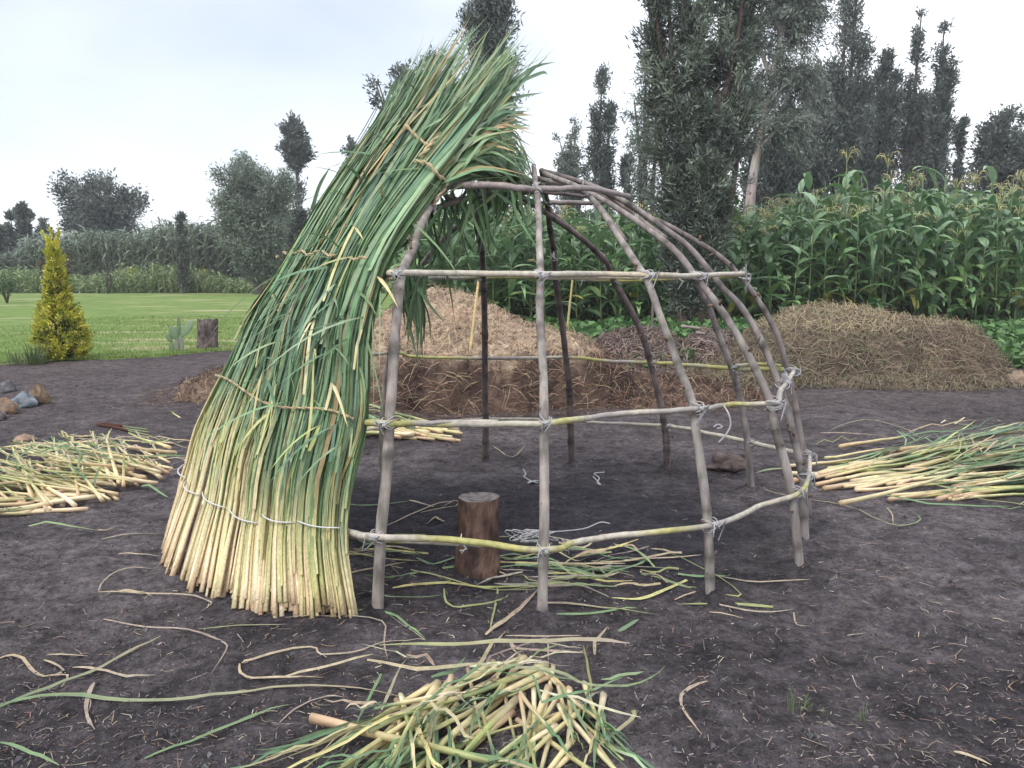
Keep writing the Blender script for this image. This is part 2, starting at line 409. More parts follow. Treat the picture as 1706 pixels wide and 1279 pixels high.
colw(1040, 1112, 130, 36, 'willow_tree', 'sparse slender tree with drooping twigs left of the tallest willow', 3, GRY, (.24, .06), 34, 20, blen=1.0, droop=.6, up=.35, group='tall columnar willows', base_px=1088, u0=.35)
# pale-trunked eucalyptus, leaning right
d = 38.0
b0 = Vector((Xp(1238, 520, d), d, -.1))
tr = [b0, P(1250, 330, d), P(1268, 220, d), P(1300, 60, d), P(1318, -60, d)]
et = [(tr, .27, 1, 1.0)]
for (sx, sy), (ex, ey) in (((1275, 190), (1335, 120)), ((1290, 110), (1350, 10)), ((1285, 130), (1240, 30)), ((1262, 250), (1330, 195)), ((1265, 230), (1225, 150)), ((1300, 60), (1345, -60)), ((1300, 60), (1270, -70))):
    et.append(([P(sx, sy, d), P((sx + ex) / 2, (sy + ey) / 2 - 6, d + random.uniform(-.6, .6)), P(ex, ey, d + random.uniform(-1.2, 1.2))], .10, 1, 1))
make_tree('eucalyptus_tree', 'leaning eucalyptus with pale bare trunk rising behind the maize', 'tree', b0.x, d, et, .2, GRY, (.26, .06), 78, 1.55, 30, up=.2, droop=.55, spread=.16, wood=(.36, .31, .28), u0=.42, show=.6)
# a row of willows farther back, right
colw(1372, 1462, -30, 50, 'willow_tree', 'tall willow with a broken feathery spire right of the pale trunk', 4, DRK, (.34, .10), 70, 22, tops=[.28, .02, .0, .2])
colw(1462, 1515, 78, 52, 'willow_tree', 'dark willow with a low rounded spire amid the row', 3, DRK, (.34, .11), 70, 22)
colw(1505, 1560, 25, 53, 'willow_tree', 'slim willow with pointed thin top amid the row', 3, DRK, (.34, .10), 64, 22, tops=[.2, 0, .25])
colw(1548, 1603, 44, 51, 'willow_tree', 'rightmost tall willow of the row with bare-stemmed top', 3, DRK, (.34, .10), 64, 22, tops=[.35, 0, .12])
colw(1590, 1612, 200, 55, 'willow_tree', 'small willow spire tucked behind the last tall one', 2, DRK, (.34, .11), 40, 18)
for k, (a, b_, t, dd, lb) in enumerate(((1268, 1335, 190, 47, 'bushy low willow behind the pale eucalyptus trunk'), (1325, 1392, 150, 48, 'half-height dark willow left of the feathery spire'), (1340, 1380, 110, 57, 'thin hazy willow between the pale trunk and the feathery spire'), (1436, 1482, 128, 59, 'half-hidden willow behind the feathery spire'), (1400, 1500, 190, 58, 'broad dark willow filling the base of the row'), (1230, 1290, 235, 50, 'short bushy willow right of the tallest willow'), (1500, 1600, 170, 58, 'broad dark willow behind the slim pointed one'))):
    colw(a, b_, t, dd, 'willow_tree', lb, 4, DRK, (.34, .13), 70, 24, u0=.12)
def broad(px, top, bot, wpx, d, name, label, n, pal, leaf, nbr, nleaf, blen, trunk_py=430, seed=1, **kw):
    z1, z0 = Zp(top, d), Zp(bot, d); w = wpx / F * d / 2; x = Xp(px, (top + bot) / 2, d)
    return make_tree(name, label, 'tree', x, d, dome(x, d, z0, z1, w * .8, w * .7, n, max(z0 * .7, 1), .04 * w + .08, seed=seed), .3, pal, leaf, nbr, blen * w, nleaf, spread=.05 * w + .05, **kw)
broad(1678, 178, 310, 165, 60, 'broadleaf_tree', 'round dark tree at the far end of the maize field', 26, DRK, (.38, .17), 20, 30, .42, seed=3, up=.35)
# column and round trees behind the thatch
colw(762, 862, -60, 40, 'willow_tree', 'tall dark willow column rising behind the thatch tips', 6, DRK, (.27, .085), 95, 24, blen=1.1, up=.5, u0=.25, base_px=835, clump=.3)
broad(684, 70, 250, 150, 60, 'broadleaf_tree', 'rounded grey-green treetop peering over the thatch', 22, DRK, (.34, .15), 18, 30, .42, seed=5, up=.4)
broad(583, 200, 300, 56, 70, 'broadleaf_tree', 'small round treetop just left of the thatch edge', 9, DRK, (.34, .15), 14, 26, .5, seed=6, up=.4)
broad(957, 186, 330, 74, 68, 'broadleaf_tree', 'pale airy tree behind the frame apex', 14, GRY, (.34, .12), 16, 24, .5, seed=8, up=.45)
colw(978, 1032, 122, 56, 'willow_tree', 'slim dark willow spire behind the frame apex', 3, DRK, (.32, .11), 66, 24, tops=[.25, 0, .15])
colw(1032, 1058, 262, 60, 'willow_tree', 'small dark spire between frame apex and the tallest willow', 2, DRK, (.32, .12), 40, 20)
# trees across the lawn
broad(165, 289, 395, 180, 85, 'broadleaf_tree', 'broad dark spreading tree beyond the reed thicket', 34, DRK, (.42, .2), 15, 34, .36, seed=11, up=.3, show=.2)
broad(72, 340, 420, 46, 88, 'broadleaf_tree', 'small ragged tree left of the broad spreading one', 9, DRK, (.45, .24), 12, 22, .45, seed=12, up=.4)
broad(425, 246, 440, 180, 60, 'willow_bush', 'bushy grey-green willow beyond the lawn beside the thatch', 40, [(.10, .125, .10), (.085, .108, .088), (.125, .15, .12)], (.34, .10), 22, 34, .38, seed=13, up=.5)
broad(500, 310, 420, 44, 66, 'broadleaf_tree', 'low dark bush against the grey-green willow', 9, DRK, (.4, .2), 14, 26, .5, seed=14, up=.4)
colw(22, 52, 346, 76, 'cypress_tree', 'wider of two dark cypress columns at the far left', 3, DRK, (.4, .2), 70, 26, u0=.05, group='dark cypresses across the lawn')
colw(8, 22, 358, 74, 'cypress_tree', 'thinner of two dark cypress columns at the far left', 2, DRK, (.4, .2), 50, 24, u0=.05, group='dark cypresses across the lawn')
colw(-16, 8, 384, 70, 'cypress_tree', 'dark cypress cut by the left picture edge', 2, DRK, (.4, .2), 50, 24, u0=.05, group='dark cypresses across the lawn')
colw(291, 308, 356, 63, 'young_cypress', 'thin dark young cypress spike before the reed thicket', 2, [(.05, .065, .055), (.06, .075, .06)], (.3, .1), 60, 14, blen=.45, u0=.02, group='dark cypresses across the lawn')
d = 80.0                                                            # tall bare trunk with a tuft of leaves
bx = Xp(497, 470, d); tp = P(489, 200, d)
lm = [([Vector((bx, d, -.1)), P(497, 380, d), P(495, 300, d), P(490, 255, d), tp], .22, 1.2, 1)]
for ex, ey in ((478, 215), (503, 225), (482, 240), (505, 245), (490, 205), (498, 262)):
    lm.append(([P(496, 295, d), P((496 + ex) / 2, 270, d), P(ex, ey, d)], .09, 1, 1))
make_tree('lone_tree', 'tall lone tree, bare thin trunk and small oval crown', 'tree', bx, d, lm, .2, DRK, (.45, .2), 26, .95, 24, up=.5, u0=.35, spread=.2)

def build_conifer():
    root = empty('golden_cypress', gpt(105, 600), 'golden yellow conical cypress at the edge of the lawn', 'shrub')
    b = gpt(105, 600); d = b.y; wb = MB()
    tube(wb, [(0, 0, -.05), (.02, 0, .9), (-.02, 0, 1.7), (-.03, 0, 2.15)], [.05, .04, .02, .006], 7, (.10, .07, .05)); wb.build('trunk', M_TRUNK, root)
    Pp, A, C = [], [], []
    yel = np.array([(.64, .60, .09), (.52, .53, .08), (.42, .46, .08), (.70, .65, .16)]); grn = np.array([(.09, .13, .035), (.13, .18, .04), (.06, .085, .03)])
    prof_z = [0, .08, .35, .6, .85, 1.0, 1.15, 1.3, 1.45, 1.6, 1.75, 1.9, 2.05, 2.25]; prof_r = [.30, .48, .47, .42, .31, .19, .155, .16, .12, .07, .10, .11, .065, .008]
    for k in range(1500):
        z = random.uniform(.02, 1.62); r = interp(z, prof_z, prof_r); a = random.uniform(0, 6.283)
        rr = .88 * r * random.uniform(.45, 1.0) ** .6 * (1 + .22 * mnoise.noise((a * 2, z * 4, 1)))
        if mnoise.noise((math.cos(a) * 2.4, math.sin(a) * 2.4, z * 5)) < -.18: rr *= .7
        c = np.array([rr * math.cos(a) - .03 * z / 2, rr * math.sin(a), z]); n = 24
        out = np.array([math.cos(a), math.sin(a), .5 + z * .5 + 1.6 * max(0, z - 1.55)]); out /= np.linalg.norm(out)
        L = .12 if z < 1.6 else .22
        t = RNG.random((n, 1)); Pp.append(c + out * (t - .4) * L + RNG.normal(0, .022, (n, 3)))
        A.append(out + RNG.normal(0, .45, (n, 3)))
        tip = rr / r > .55 or z > 1.5
        pal = yel if (tip and random.random() < (.80 if z < 1.5 else .9)) else grn
        C.append(pal[RNG.integers(len(pal))] * RNG.uniform(.7, 1.25, (n, 1)))
    for k in range(52):                                              # upswept pointed sprays of the leading shoots
        a = random.uniform(0, 6.28); z0 = random.uniform(1.25, 1.95); L = random.uniform(.2, .36) * (1 if z0 > 1.5 else .7); o_ = random.uniform(.15, .62)
        dr = np.array([math.cos(a) * o_, math.sin(a) * o_, 1.0]); dr /= np.linalg.norm(dr); t = RNG.random((70, 1)) ** .8
        Pp.append(np.array([-.03 + .03 * math.cos(a), .03 * math.sin(a), z0]) + dr * t * L + RNG.normal(0, 1, (70, 3)) * .024 * (1.1 - t)); A.append(dr + RNG.normal(0, .33, (70, 3)))
        C.append((yel if random.random() < .85 else grn)[RNG.integers(3)] * RNG.uniform(.75, 1.25, (70, 1)))
    np_quads('foliage', leaf_quads(np.concatenate(Pp), np.concatenate(A), RNG.uniform(.03, .075, len(np.concatenate(A))), RNG.uniform(.014, .026, len(np.concatenate(A)))), np.concatenate(C), M_LEAF, root)
build_conifer()

def strap_clump(nstem, area, zfun, hgt, leafl, leafw, pal, per=9, name='reed_thicket', label='', cat='', lean=.12, stemcol=(.12, .14, .07), start=.15):
    Vs, Cs = [], []; pal = np.array(pal)
    for _ in range(nstem):
        x, y = area(); h = hgt(x, y); a = random.uniform(0, 6.28); ln = random.gauss(0, lean)
        top = np.array([x + math.cos(a) * h * ln, y + math.sin(a) * h * ln, h]); bot = np.array([x, y, 0.])
        w = leafw * .35; Vs.append(np.array([bot + [-w, 0, 0], bot + [w, 0, 0], top + [w * .5, 0, 0], top - [w * .5, 0, 0]])[None]); Cs.append(np.array([stemcol]))
        for k in range(per):
            f = start + (1 - start) * (k + random.random()) / per; s = bot + (top - bot) * f
            az = random.uniform(0, 6.28); o = np.array([math.cos(az), math.sin(az), 0]); l = leafl * random.uniform(.6, 1.25)
            el = random.uniform(.5, 1.2); p1 = s + (o * math.cos(el) + np.array([0, 0, math.sin(el)])) * l * .5
            p2 = p1 + (o * .9 + np.array([0, 0, random.uniform(-.9, .5)])) * l * .5
            sd = np.cross(o, [0, 0, 1]) * math.cos(.6) + np.array([0, 0, .5]); ww = leafw * random.uniform(.7, 1.2) * .5
            Vs.append(np.array([[s - sd * ww * .6, s + sd * ww * .6, p1 + sd * ww, p1 - sd * ww], [p1 - sd * ww, p1 + sd * ww, p2 + sd * ww * .15, p2 - sd * ww * .15]]))
            c = pal[RNG.integers(len(pal))] * RNG.uniform(.75, 1.3); Cs.append(np.array([c, c]))
    o = np_quads(name, np.concatenate(Vs), np.concatenate(Cs), M_CORN); tag(o, label, cat, kind='stuff'); return o
def thick_area():
    px = random.uniform(-160, 720); return Xp(px, 455, 68) , random.uniform(67.5, 72)
def thick_h(x, y):
    px = CX + x / y * F
    t = interp(px, [-160, 40, 60, 150, 240, 280, 340, 400, 470, 530], [420, 425, 402, 390, 392, 372, 378, 368, 372, 350])
    return max(1.5, Zp(t, y) * random.uniform(.72, 1.04))
strap_clump(2900, thick_area, None, thick_h, 1.15, .13, [(.12, .17, .115), (.15, .20, .145), (.09, .125, .09), (.20, .25, .19)], 11, 'reed_thicket', 'tall giant reed thicket closing the far side of the lawn', 'reeds')
def weed_area(): px = random.uniform(-180, 720); return Xp(px, 470, 65), random.uniform(63.5, 67.4)
def weed_h(x, y):
    px = CX + x / y * F
    t = interp(px, [0, 60, 130, 200, 240, 290, 350, 400, 450], [452, 448, 462, 446, 440, 443, 456, 468, 470])
    return max(.3, Zp(t, y) * random.uniform(.35, 1.1) * min(1.1, max(.3, .8 + .55 * fbm(x * .35, y * .6, 3, 3))))
strap_clump(4300, weed_area, None, weed_h, .5, .085, [(.25, .34, .13), (.20, .28, .11), (.33, .39, .20), (.15, .21, .09)], 9, 'weeds', 'light green weeds mounded along the far lawn edge', 'weeds', .2, (.12, .18, .06), .05)
def small_bush(px, py, hpx, wpx, label, pal, name, leafs=(.16, .08), n=500, d=None):
    b = G(px, py); d = b.y; h = hpx / F * d; w = wpx / F * d / 2
    root = empty(name, (0, 0, 0), label, 'shrub'); wb = MB(); pos = []; ax = []
    for k in range(9):
        a = random.uniform(0, 6.28); r = w * random.uniform(.2, .9); e = Vector((b.x + r * math.cos(a), b.y + r * math.sin(a), h * random.uniform(.45, .95)))
        tube(wb, [(b.x, b.y, -.05), ((b.x + e.x) / 2, (b.y + e.y) / 2, e.z * .6), e], [.03, .02, .008], 5, (.09, .07, .06))
        m = n // 9; pos.append(np.array(e) + RNG.normal(0, 1, (m, 3)) * [w * .3, w * .3, h * .14]); ax.append(RNG.normal(0, 1, (m, 3)) + [0, 0, .6])
    pos = np.concatenate(pos); pos[:, 2] = np.maximum(pos[:, 2], .05); pl = np.array(pal)
    wb.build('stems', M_TRUNK, root); np_quads('foliage', leaf_quads(pos, np.concatenate(ax), RNG.uniform(.7, 1.3, len(pos)) * leafs[0], leafs[1]), pl[RNG.integers(len(pl), size=len(pos))] * RNG.uniform(.7, 1.3, (len(pos), 1)), M_LEAF, root)
YEL = [(.36, .36, .05), (.45, .42, .07), (.2, .26, .05)]
small_bush(222, 488, 36, 16, 'small yellow-green shrub at the far lawn edge, left one', YEL, 'yellow_shrub')
small_bush(335, 488, 34, 16, 'small yellow shrub at the far lawn edge nearer the thatch', YEL, 'yellow_shrub')
small_bush(88, 505, 82, 66, 'thin red-brown leaved shrub behind the golden cypress', [(.12, .06, .03), (.18, .075, .04), (.08, .07, .04), (.10, .12, .05)], 'red_leaf_shrub', (.15, .09), 330)
small_bush(180, 490, 42, 26, 'dark bare-twigged bush on the far lawn edge', [(.06, .07, .05), (.09, .08, .06)], 'dark_shrub', (.13, .07), 300)
small_bush(12, 506, 40, 40, 'low dark green bush at the left lawn edge', [(.06, .10, .04), (.08, .13, .05)], 'low_shrub', (.14, .08), 420)
small_bush(245, 487, 32, 30, 'low grey-brown bush before the weeds', [(.11, .10, .075), (.14, .14, .09)], 'dry_shrub', (.16, .09), 420)
# grass tuft beside the golden cypress
def tuft(px, py, n, h, label, col, spread=.12, name='grass_tuft', grp=None):
    mb = MB(); b = gpt(px, py)
    for _ in range(n):
        a = random.uniform(0, 6.28); r = random.uniform(0, spread); s = b + Vector((math.cos(a) * r, math.sin(a) * r, -.005)); l = h * random.uniform(.5, 1.1); q = random.uniform(.1, .5)
        p1 = s + Vector((math.cos(a) * l * q * .4, math.sin(a) * l * q * .4, l * .6)); p2 = s + Vector((math.cos(a) * l * q, math.sin(a) * l * q, l * .95))
        ribbon(mb, [s, p1, p2], [h * .035, h * .03, .001], Vector((math.cos(a + .3), math.sin(a + .3), .6)), jit(col, .25))
    tag(mb.build(name, M_CORN), label, 'grass', grp)
tuft(60, 606, 60, .42, 'dark grass tuft at the foot of the golden cypress', (.09, .13, .05), .16)
tuft(30, 607, 46, .3, 'grey-green grass tuft left of the golden cypress', (.13, .16, .09), .25)
tuft(1328, 1180, 22, .06, 'small green grass sprout on bare soil, leftmost of three', (.16, .27, .08), .05, grp='grass sprouts on the bare soil')
tuft(1374, 1192, 10, .045, 'small green grass sprout on bare soil, middle of three', (.15, .25, .08), .02, grp='grass sprouts on the bare soil')
tuft(1438, 1195, 10, .055, 'small green grass sprout on bare soil, rightmost of three', (.15, .26, .08), .025, grp='grass sprouts on the bare soil')

# ------------------------------------------------------------------ maize
def maize_parts(h, nl, seed, seg=7, low=.08, tass=True):
    rs = random.Random(seed); st, lf, ts = MB(), MB(), MB(); U = Vector((0, 0, 1))
    lean = Vector((rs.gauss(0, .03), rs.gauss(0, .03), 0))
    sp_ = lambda f: Vector((lean.x * h * f * f, lean.y * h * f * f, h * f))
    tube(st, [sp_(k / 6) for k in range(7)], [.022 - .012 * k / 6 for k in range(7)], 6, [lerp3((.13, .15, .06), (.16, .22, .08), k / 6) for k in range(7)])
    a0 = rs.uniform(0, 6.28)
    for k in range(nl):
        f = low + (.97 - low) * (k + rs.random() * .5) / nl; s = sp_(f); az = a0 + k * math.pi + rs.gauss(0, .55)
        o = Vector((math.cos(az), math.sin(az), 0)); L = rs.uniform(.95, 1.5) * interp(f, [0, .3, .75, 1], [.75, 1.05, 1, .6]); el = R(rs.uniform(48, 78)); bend = rs.uniform(1.6, 3.1)
        pts = [s]; p = s.copy(); tone = rs.choice([(.068, .135, .064), (.090, .165, .080), (.057, .110, .060), (.118, .185, .115), (.105, .18, .07)]) if not (f < .25 and rs.random() < .10) else rs.choice([(.26, .25, .07), (.20, .21, .06)])
        tk = rs.uniform(.95, 2.05); tone = tuple(q * tk for q in tone)
        for q in range(1, seg + 1):
            e = el - bend * (q / seg) ** 1.4; p = p + (o * math.cos(e) + U * math.sin(e)) * (L / seg); pts.append(p.copy())
        wd = [.06] + [rs.uniform(.17, .24) * interp(q / seg, [0, .25, .6, 1], [.7, 1, .8, .06]) for q in range(1, seg + 1)]
        nr = [(U * .6 - o * .8).normalized()] * (seg + 1)
        ribbon(lf, pts, wd, nr, [lerp3(tone, (tone[0] * 1.3, tone[1] * 1.2, tone[2]), q / seg) for q in range(seg + 1)], .35, rs.uniform(-.3, .3), rs.uniform(-.7, .7))
    if tass:
        t0 = sp_(1.0); tc = rs.choice([(.46, .44, .22), (.52, .47, .26), (.40, .42, .2)])
        tube(ts, [t0 - U * .04, t0 + U * .34], [.006, .004], 4, tc)
        for k in range(8):
            az = rs.uniform(0, 6.28); o = Vector((math.cos(az), math.sin(az), 0)); s = t0 + U * rs.uniform(.0, .16); l = rs.uniform(.2, .34)
            tube(ts, [s, s + o * l * .35 + U * l * .6, s + o * l * .75 + U * l * .65, s + o * l + U * l * .3], [.006, .008, .008, .004], 4, tc)
    return st, lf, ts
VAR = []
for v in range(8):
    st, lf, ts = maize_parts(1.0 * [3.7, 3.4, 3.9, 3.6, 3.2, 3.8, 3.5, 3.3][v], [10, 9, 11, 10, 9, 10, 9, 10][v], 100 + v, tass=v in (1, 4, 6))
    proto = []
    for nm, mb, mt in (('stalk', st, M_CORN), ('leaf_blades', lf, M_CORN), ('tassel', ts, M_STRAW)):
        o = mb.build(nm, mt); COL.objects.unlink(o); proto.append(o)
    VAR.append(proto)
FR = 22.5
def corn_top(px): return interp(px, [660, 800, 960, 1040, 1120, 1220, 1300, 1380, 1480, 1600, 1706, 1800], [318, 322, 330, 322, 335, 326, 305, 288, 276, 292, 290, 290])
def put_maize(x, y, s, label, grp, v=None):
    v = random.randrange(8) if v is None else v; e = empty('maize_plant', (x, y, -.02), label, 'maize', grp); e.rotation_euler = (random.gauss(0, .03), random.gauss(0, .03), random.uniform(0, 6.28)); e.scale = (1.05, 1.05, s)
    for o in VAR[v]:
        c = o.copy(); COL.objects.link(c); c.parent = e
    return e
BASEH = [3.7, 3.4, 3.9, 3.6, 3.2, 3.8, 3.5, 3.3]
cnt = 0
for row in range(5):
    Y = FR + row * .85; x = Xp(690, 455, Y); xe = Xp(1735, 455, Y)
    while x < xe:
        px = CX + x / Y * F
        yy = Y + random.gauss(0, .15)
        if not (1118 < px < 1208 and row < 2):
            s = Zp(corn_top(px), yy) / 3.85 * random.uniform(.76, 1.05) if row else Zp(corn_top(px), yy) / 3.85 * random.uniform(.58, 1.0)
            if px < 1020: lb, gp = 'green maize plant seen through the pole frame', 'maize seen through the frame'
            elif px < 1235: lb, gp = 'green maize plant beside the tallest willow', 'maize around the tallest willow'
            else: lb, gp = 'tall green maize plant standing behind the right straw heap', 'maize behind the right straw heap'
            if row >= 1: lb = lb.replace('maize plant', 'maize plant of the rear rows'); gp += ', rear rows'
            put_maize(x, yy, s, lb, gp); cnt += 1
        x += random.uniform(.30, .62)
# two stalks that stand well above the others, and a pale young one
put_maize(Xp(1418, 300, 23), 23, Zp(246, 23) / 3.7, 'very tall maize stalk with upright tassel, left of two', None, 1)
put_maize(Xp(1470, 300, 22.4), 22.4, Zp(240, 22.4) / 3.7, 'very tall maize stalk with upright tassel, right of two', None, 4)
e = put_maize(Xp(1305, 520, 21.6), 21.6, .40, 'short pale green young maize plant in front of the field', None, 0); 
print('maize', cnt)
def maize_mass():
    V, Fc, C = [], [], []; out = MB()
    base = [maize_parts(h, 10, 300 + i, 4, .12, i == 1 and False) for i, h in enumerate((3.7, 3.5, 3.9, 3.4))]
    arr = []
    for st, lf, ts in base:
        mb = MB()
        for q in (st, lf, ts): mb.add(q.v, q.f, q.c)
        arr.append((np.array(mb.v), mb.f, mb.c))
    for row in range(9):
        Y = FR + 4.4 + row * 1.2; x = Xp(690, 455, Y); xe = Xp(2080, 455, Y)
        while x < xe:
            v, f, c = random.choice(arr); px = CX + x / Y * F; s = min(1.35, Zp(corn_top(px) + 6, Y) / 3.9) * random.uniform(.85, 1); a = random.uniform(0, 6.28)
            w = v.copy(); w[:, 0] = v[:, 0] * math.cos(a) - v[:, 1] * math.sin(a) + x; w[:, 1] = v[:, 0] * math.sin(a) + v[:, 1] * math.cos(a) + Y + random.gauss(0, .2); w[:, 2] *= s
            out.add(w, f, c); x += random.uniform(.25, .5)
    tag(out.build('maize_field', M_CORN), 'dense mass of maize behind the front rows', 'maize', kind='stuff')
maize_mass()
def ground_cover():
    n = 18500; pos = np.zeros((n, 3)); k = 0
    while k < n:
        px = random.uniform(690, 2000); Y = random.uniform(13.2, 22.6); x = Xp(px, 540, Y)
        if px < 1010 and Y < 15.5: continue
        if 1240 < px < 1500 and Y < 15: continue
        hz = .12 + .30 * max(0, .5 + .8 * fbm(x * .9, Y * .9, 5, 3))
        pos[k] = (x, Y, hz * random.uniform(.35, 1)); k += 1
    ax = RNG.normal(0, 1, (n, 3)) * [1, 1, .35]
    pal = np.array([(.075, .16, .05), (.10, .20, .065), (.055, .12, .04), (.13, .23, .09)])
    tag(np_quads('ground_cover', leaf_quads(pos, ax, RNG.uniform(.12, .24, n), RNG.uniform(.10, .18, n), .12), pal[RNG.integers(4, size=n)] * RNG.uniform(.7, 1.3, (n, 1)), M_LEAF), 'low leafy squash and weeds at the foot of the maize', 'ground cover', kind='stuff')
ground_cover()
def far_trees():
    n = 26000; pos = np.zeros((n, 3))
    for k in range(n):
        px = random.uniform(-500, 2300); Y = random.uniform(92, 100); t = (345 if px > 560 else 415) - 55 * fbm(px * .012, 0, 2, 3) * (1 if px > 1230 else .3) - (40 if px > 1240 else 0)
        pos[k] = (Xp(px, 455, Y), Y, Zp(t, Y) * random.random() ** .7)
    pal = np.array([(.06, .08, .065), (.08, .10, .08), (.10, .12, .10)])
    tag(np_quads('far_trees', leaf_quads(pos, RNG.normal(0, 1, (n, 3)), RNG.uniform(.5, 1.1, n), RNG.uniform(.25, .5, n)), pal[RNG.integers(3, size=n)] * RNG.uniform(.7, 1.4, (n, 1)), M_LEAF), 'far wood reading as one dark mass behind the maize and reed thicket', 'trees', kind='stuff')
far_trees()

# ------------------------------------------------------------------ heaps
def heap(name, label, x0, x1, y0, y1, hf, colf, nx=220, ny=150, nstraw=5000, strawcols=(), sl=(.08, .25), sw=.006, lay=.35, rough=.05, strawname='loose_straw'):
    mb = MB(); vs = []; cs = []; fs = []
    Hh = lambda x, y: hf(x, y) + (rough * (fbm(x * 4, y * 4, 2, 5) + .5 * fbm(x * 14, y * 14, 6, 3)) if hf(x, y) > .03 else 0)
    for j in range(ny + 1):
        for i in range(nx + 1):
            x = x0 + (x1 - x0) * i / nx; y = y0 + (y1 - y0) * j / ny; h = Hh(x, y)
            dx = .09 * fbm(x * 5, y * 5, 9 + h * 3, 3); vs.append((x + dx, y, gz(x, y) - .03 + h)); cs.append(colf(x, y, h))
    for j in range(ny):
        for i in range(nx):
            a = j * (nx + 1) + i; q = (a, a + 1, a + nx + 2, a + nx + 1)
            if max(vs[k][2] - gz(*vs[k][:2]) for k in q) > .0: fs.append(q)
    root = empty(name, ((x0 + x1) / 2, (y0 + y1) / 2, 0), label, 'heap')
    mb.add([(v[0] - (x0 + x1) / 2, v[1] - (y0 + y1) / 2, v[2]) for v in vs], fs, cs); mb.build('mound', M_HEAP, root)
    sb = MB(); k = 0; e = .06; tries = 0
    while k < nstraw and tries < nstraw * 8:
        tries += 1
        x = random.uniform(x0, x1); y = random.uniform(y0, y1)
        if random.random() < .55: y = y0 + (y - y0) * .6
        h = Hh(x, y)
        if h < .02: continue
        g = Vector(((Hh(x + e, y) - Hh(x - e, y)) / (2 * e), (Hh(x, y + e) - Hh(x, y - e)) / (2 * e), 0)); nrm = Vector((-g.x, -g.y, 1)).normalized()
        down = Vector((-g.x, -g.y, -g.length_squared)); a = random.gauss(0, 1.1) + (math.atan2(down.y, down.x) if g.length > .25 else random.uniform(0, 6.28))
        t = Vector((math.cos(a), math.sin(a), 0)); t = (t - nrm * t.dot(nrm)).normalized(); l = random.uniform(*sl)
        p = Vector((x - (x0 + x1) / 2, y - (y0 + y1) / 2, gz(x, y) - .03 + h)) + nrm * random.uniform(.0, .02)
        bow = nrm * l * random.uniform(.03, lay) * .5; sag = Vector((0, 0, -l * .12))
        c = jit(random.choice(strawcols(x, y, h) if callable(strawcols) else strawcols), .3)
        ribbon(sb, [p - t * l * .5, p + bow, p + t * l * .5 + sag], [sw, sw, sw * .6], nrm, c, .2); k += 1
    k = 0; tries = 0
    while k < nstraw // 7 and tries < nstraw * 6:                     # straws strewn round the foot
        tries += 1; x = random.uniform(x0 - .4, x1 + .4); y = random.uniform(y0 - .5, y1)
        if hf(x, y) > .04: continue
        q = max(hf(x + u * dd_, y + v * dd_) for u, v in ((1, 0), (-1, 0), (0, 1), (.7, .7), (-.7, .7)) for dd_ in (.25, .5))
        if q < .05 or random.random() > q * 3 + .15: continue
        a = random.uniform(0, 6.28); l = random.uniform(*sl) * .8; t = Vector((math.cos(a), math.sin(a), 0)); p = Vector((x - (x0 + x1) / 2, y - (y0 + y1) / 2, gz(x, y) + random.uniform(.015, .04)))
        ribbon(sb, [p - t * l * .5, p + Vector((random.gauss(0, .02), random.gauss(0, .02), .01)), p + t * l * .5], [sw, sw, sw * .5], Vector((0, 0, 1)), jit(random.choice(strawcols(x, y, .3) if callable(strawcols) else strawcols), .3), .2); k += 1
    o = sb.build(strawname, M_STRAW, root); o['kind'] = 'stuff'
    return root
def bump(x, y, cx, cy, rx, ry, p=2.0, q=2.0):
    r = (abs((x - cx) / rx) ** q + abs((y - cy) / ry) ** q) ** (1 / q); return max(0, 1 - r ** p)
def sm(a, b, k=.12): return math.log(math.exp(a / k) + math.exp(b / k)) * k - .0 if max(a, b) > 0.001 else max(a, b)
def hA(x, y):
    a = 1.30 * bump(x, y, -.85, 11.3, 2.0, 1.9, 1.5); w = .05 * math.sin(x * 3.1)
    b = .82 * bump(x, y, -.70, 10.35 + w, 2.3, 1.22, 5.0, 2.8); c = .42 * bump(x, y, -2.9, 10.7, 1.5, .9, 2.0); f = .26 * bump(x, y, 1.6, 10.3, 1.6, 1.1, 1.6)
    return max(a, b, c, f) if min(a, b) < .02 else sm(a, b, .05) if max(a, b) > max(c, f) else max(c, f)
TAN = (.42, .32, .23); BRN = (.085, .058, .047); MIDB = (.20, .145, .11)
def cA(x, y, h):
    n = fbm(x * 2.2, y * 2.2, 4, 4)
    if x < -2.5: return lerp3(BRN, MIDB, .5 + n)
    k = min(1, max(0, (h - .50 + .22 * n) / .16)); t = min(1, max(0, .5 + n))
    return lerp3(lerp3((.045, .032, .028), (.13, .088, .07), t), lerp3(MIDB, TAN, min(1, .55 + t * .6)), k)
heap('compost_heap', 'two-tiered brown compost heap with pale straw top behind the frame', -4.2, 3.4, 8.95, 13.3, hA, cA, 260, 170, 14000, lambda x, y, h: [TAN, (.45, .34, .23), MIDB] if h > .6 else [(.20, .125, .085), (.13, .08, .055), (.34, .25, .17), (.09, .06, .045), (.06, .042, .034)], (.06, .30), .006, .6, .11)
def hB(x, y):
    a = .93 * bump(x, y, 4.85, 12.7, 1.65, 1.25, 4.0, 2.6) + .08 * bump(x, y, 4.7, 12.6, .8, .8); b = .80 * bump(x, y, 6.0, 12.7, 1.25, 1.2, 3.8, 2.6); c = .35 * bump(x, y, 3.4, 12.2, .9, .8, 1.8)
    f = .13 * bump(x, y, 5.3, 11.8, 2.2, 1.0, 1.5)
    return max(a, b, c, f)
